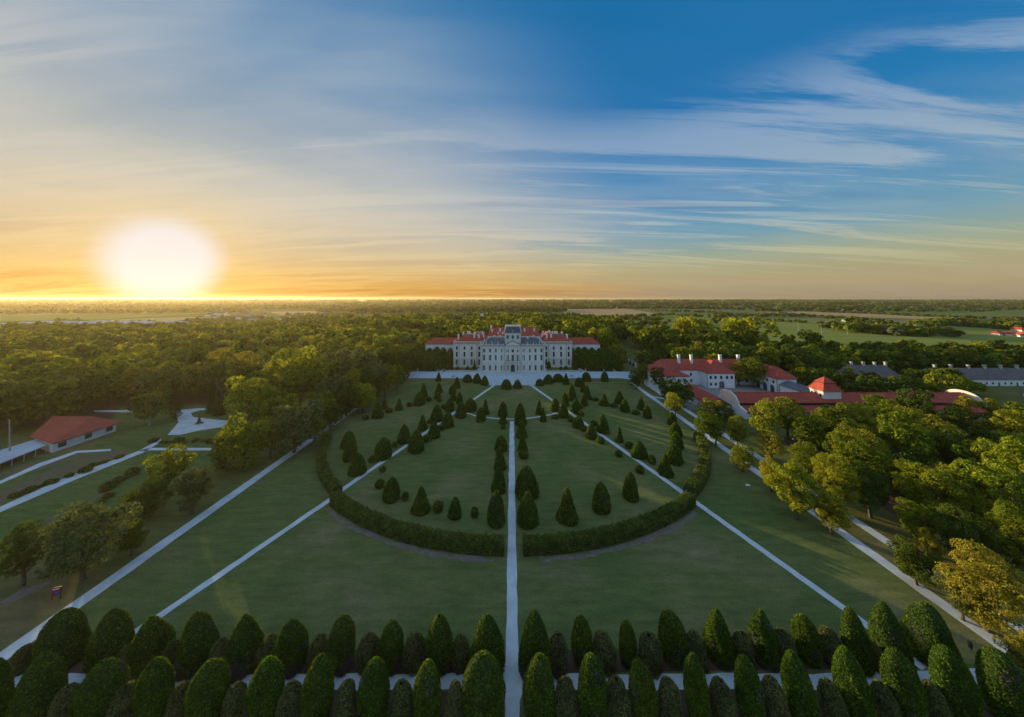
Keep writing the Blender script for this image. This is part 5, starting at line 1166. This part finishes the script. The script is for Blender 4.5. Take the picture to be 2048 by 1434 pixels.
# scattered trees and hedge lines on the right plain
it = line([(1200,655),(1330,650),(1420,648)], 40)+line([(1330,630),(1420,636),(1480,634),(1600,633)], 70)+line([(1480,634),(1560,628),(1620,633),(1700,644)], 60, (5, 10))+line([(1700,645),(1760,650),(1830,655),(1860,650)], 46, (7, 14))+line([(1870,650),(1960,655),(2060,662)], 60, (7, 13))
it += line([(1700,662),(1760,668),(1830,672)], 40, (10, 17), (14, 24), 12)+line([(1830,655),(1900,650),(1990,655),(2060,662)], 60, (11, 17), (14, 24), 10)+line([(1180,640),(1260,636),(1330,632)], 40, (8, 13))+line([(1500,640),(1600,646),(1690,650)], 30, (5, 9), (8, 14), 8)
it += line([(1600,655),(1720,662)], 6)+line([(1720,664),(1800,672),(1900,668)], 26, (8, 15), (10, 16), 10)+line([(1880,673),(1900,670)], 5, (9, 12))+line([(1420,628),(1600,632),(1740,640)], 60, (5, 9))
it += line([(1060,640),(1140,645),(1200,642)], 40, (9, 16))+line([(1300,622),(1440,626)], 40)+line([(1630,624),(1760,629),(1900,636),(2060,642)], 120, (6, 11))+line([(1250,640),(1340,644)], 20)
mass('tree_line', 'scattered trees and hedge lines on the green plain right of the palace', it, ['leaf_mid', 'leaf_dark', 'leaf_grey', 'leaf_mid'], 150, .30)
it = line([(0,664),(120,656),(200,657),(300,652)], 90, (8, 13), (10, 18), 14)+line([(120,648),(160,646)], 12)+line([(0,628),(350,626),(500,624)], 160, (12, 18), (14, 26), 20)+line([(380,650),(470,640),(540,640)], 50, (8, 14))+line([(540,650),(640,640),(700,632)], 70, (9, 15), (10, 16), 12)+line([(640,640),(740,645),(830,648)], 60, (9, 16), (10, 18), 14)
it += belt(-40, 560, 655, 672, 130, (9, 15), (12, 18))+belt(560, 1100, 632, 650, 120, (9, 16), (11, 18))+belt(1100, 1500, 640, 652, 20, (7, 12))
mass('tree_line', 'tree belts and garden trees around the villages left of the palace', it, ['leaf_mid', 'leaf_dark', 'leaf_golden', 'leaf_mid'], 150, .30)
it = belt(-60, 2120, 602.5, 606, 900, (16, 26), (60, 130))+belt(-60, 2120, 606, 611, 900, (13, 20), (35, 80))+belt(-60, 640, 611, 619, 420, (12, 18), (22, 45))+belt(640, 1130, 611, 624, 520, (12, 18), (16, 36))+belt(1130, 2120, 611, 618, 420, (9, 15), (18, 36))+belt(1500, 2120, 618, 624, 130, (9, 14), (14, 26))
it += line([(700,627),(860,625),(1000,624),(1120,623)], 240, (14, 20), (14, 26), 20)+line([(1130,618),(1300,616),(1500,620)], 130, (9, 14), (12, 24), 20)
mass('far_woods', 'far woods across the plain up to the horizon', it, ['leaf_dark', 'leaf_dark', 'leaf_grey', 'leaf_conifer'], 60, .42)

# ============================================================ HAZE
mb = MB(); mb.box(-26500, 26500, -3300, 26500, -1.0, 74.0); hz = mb.build('haze', [])
m_, n, l = newmat('haze'); v = n.new('ShaderNodeVolumePrincipled'); v.inputs['Color'].default_value = (.98, .80, .48, 1); v.inputs['Density'].default_value = 6e-5; v.inputs['Anisotropy'].default_value = .55
o = n.new('ShaderNodeOutputMaterial'); l.new(v.outputs[0], o.inputs['Volume']); hz.data.materials.append(m_); tag(hz, 'thin warm evening haze over the whole plain', 'haze', None, 'stuff')
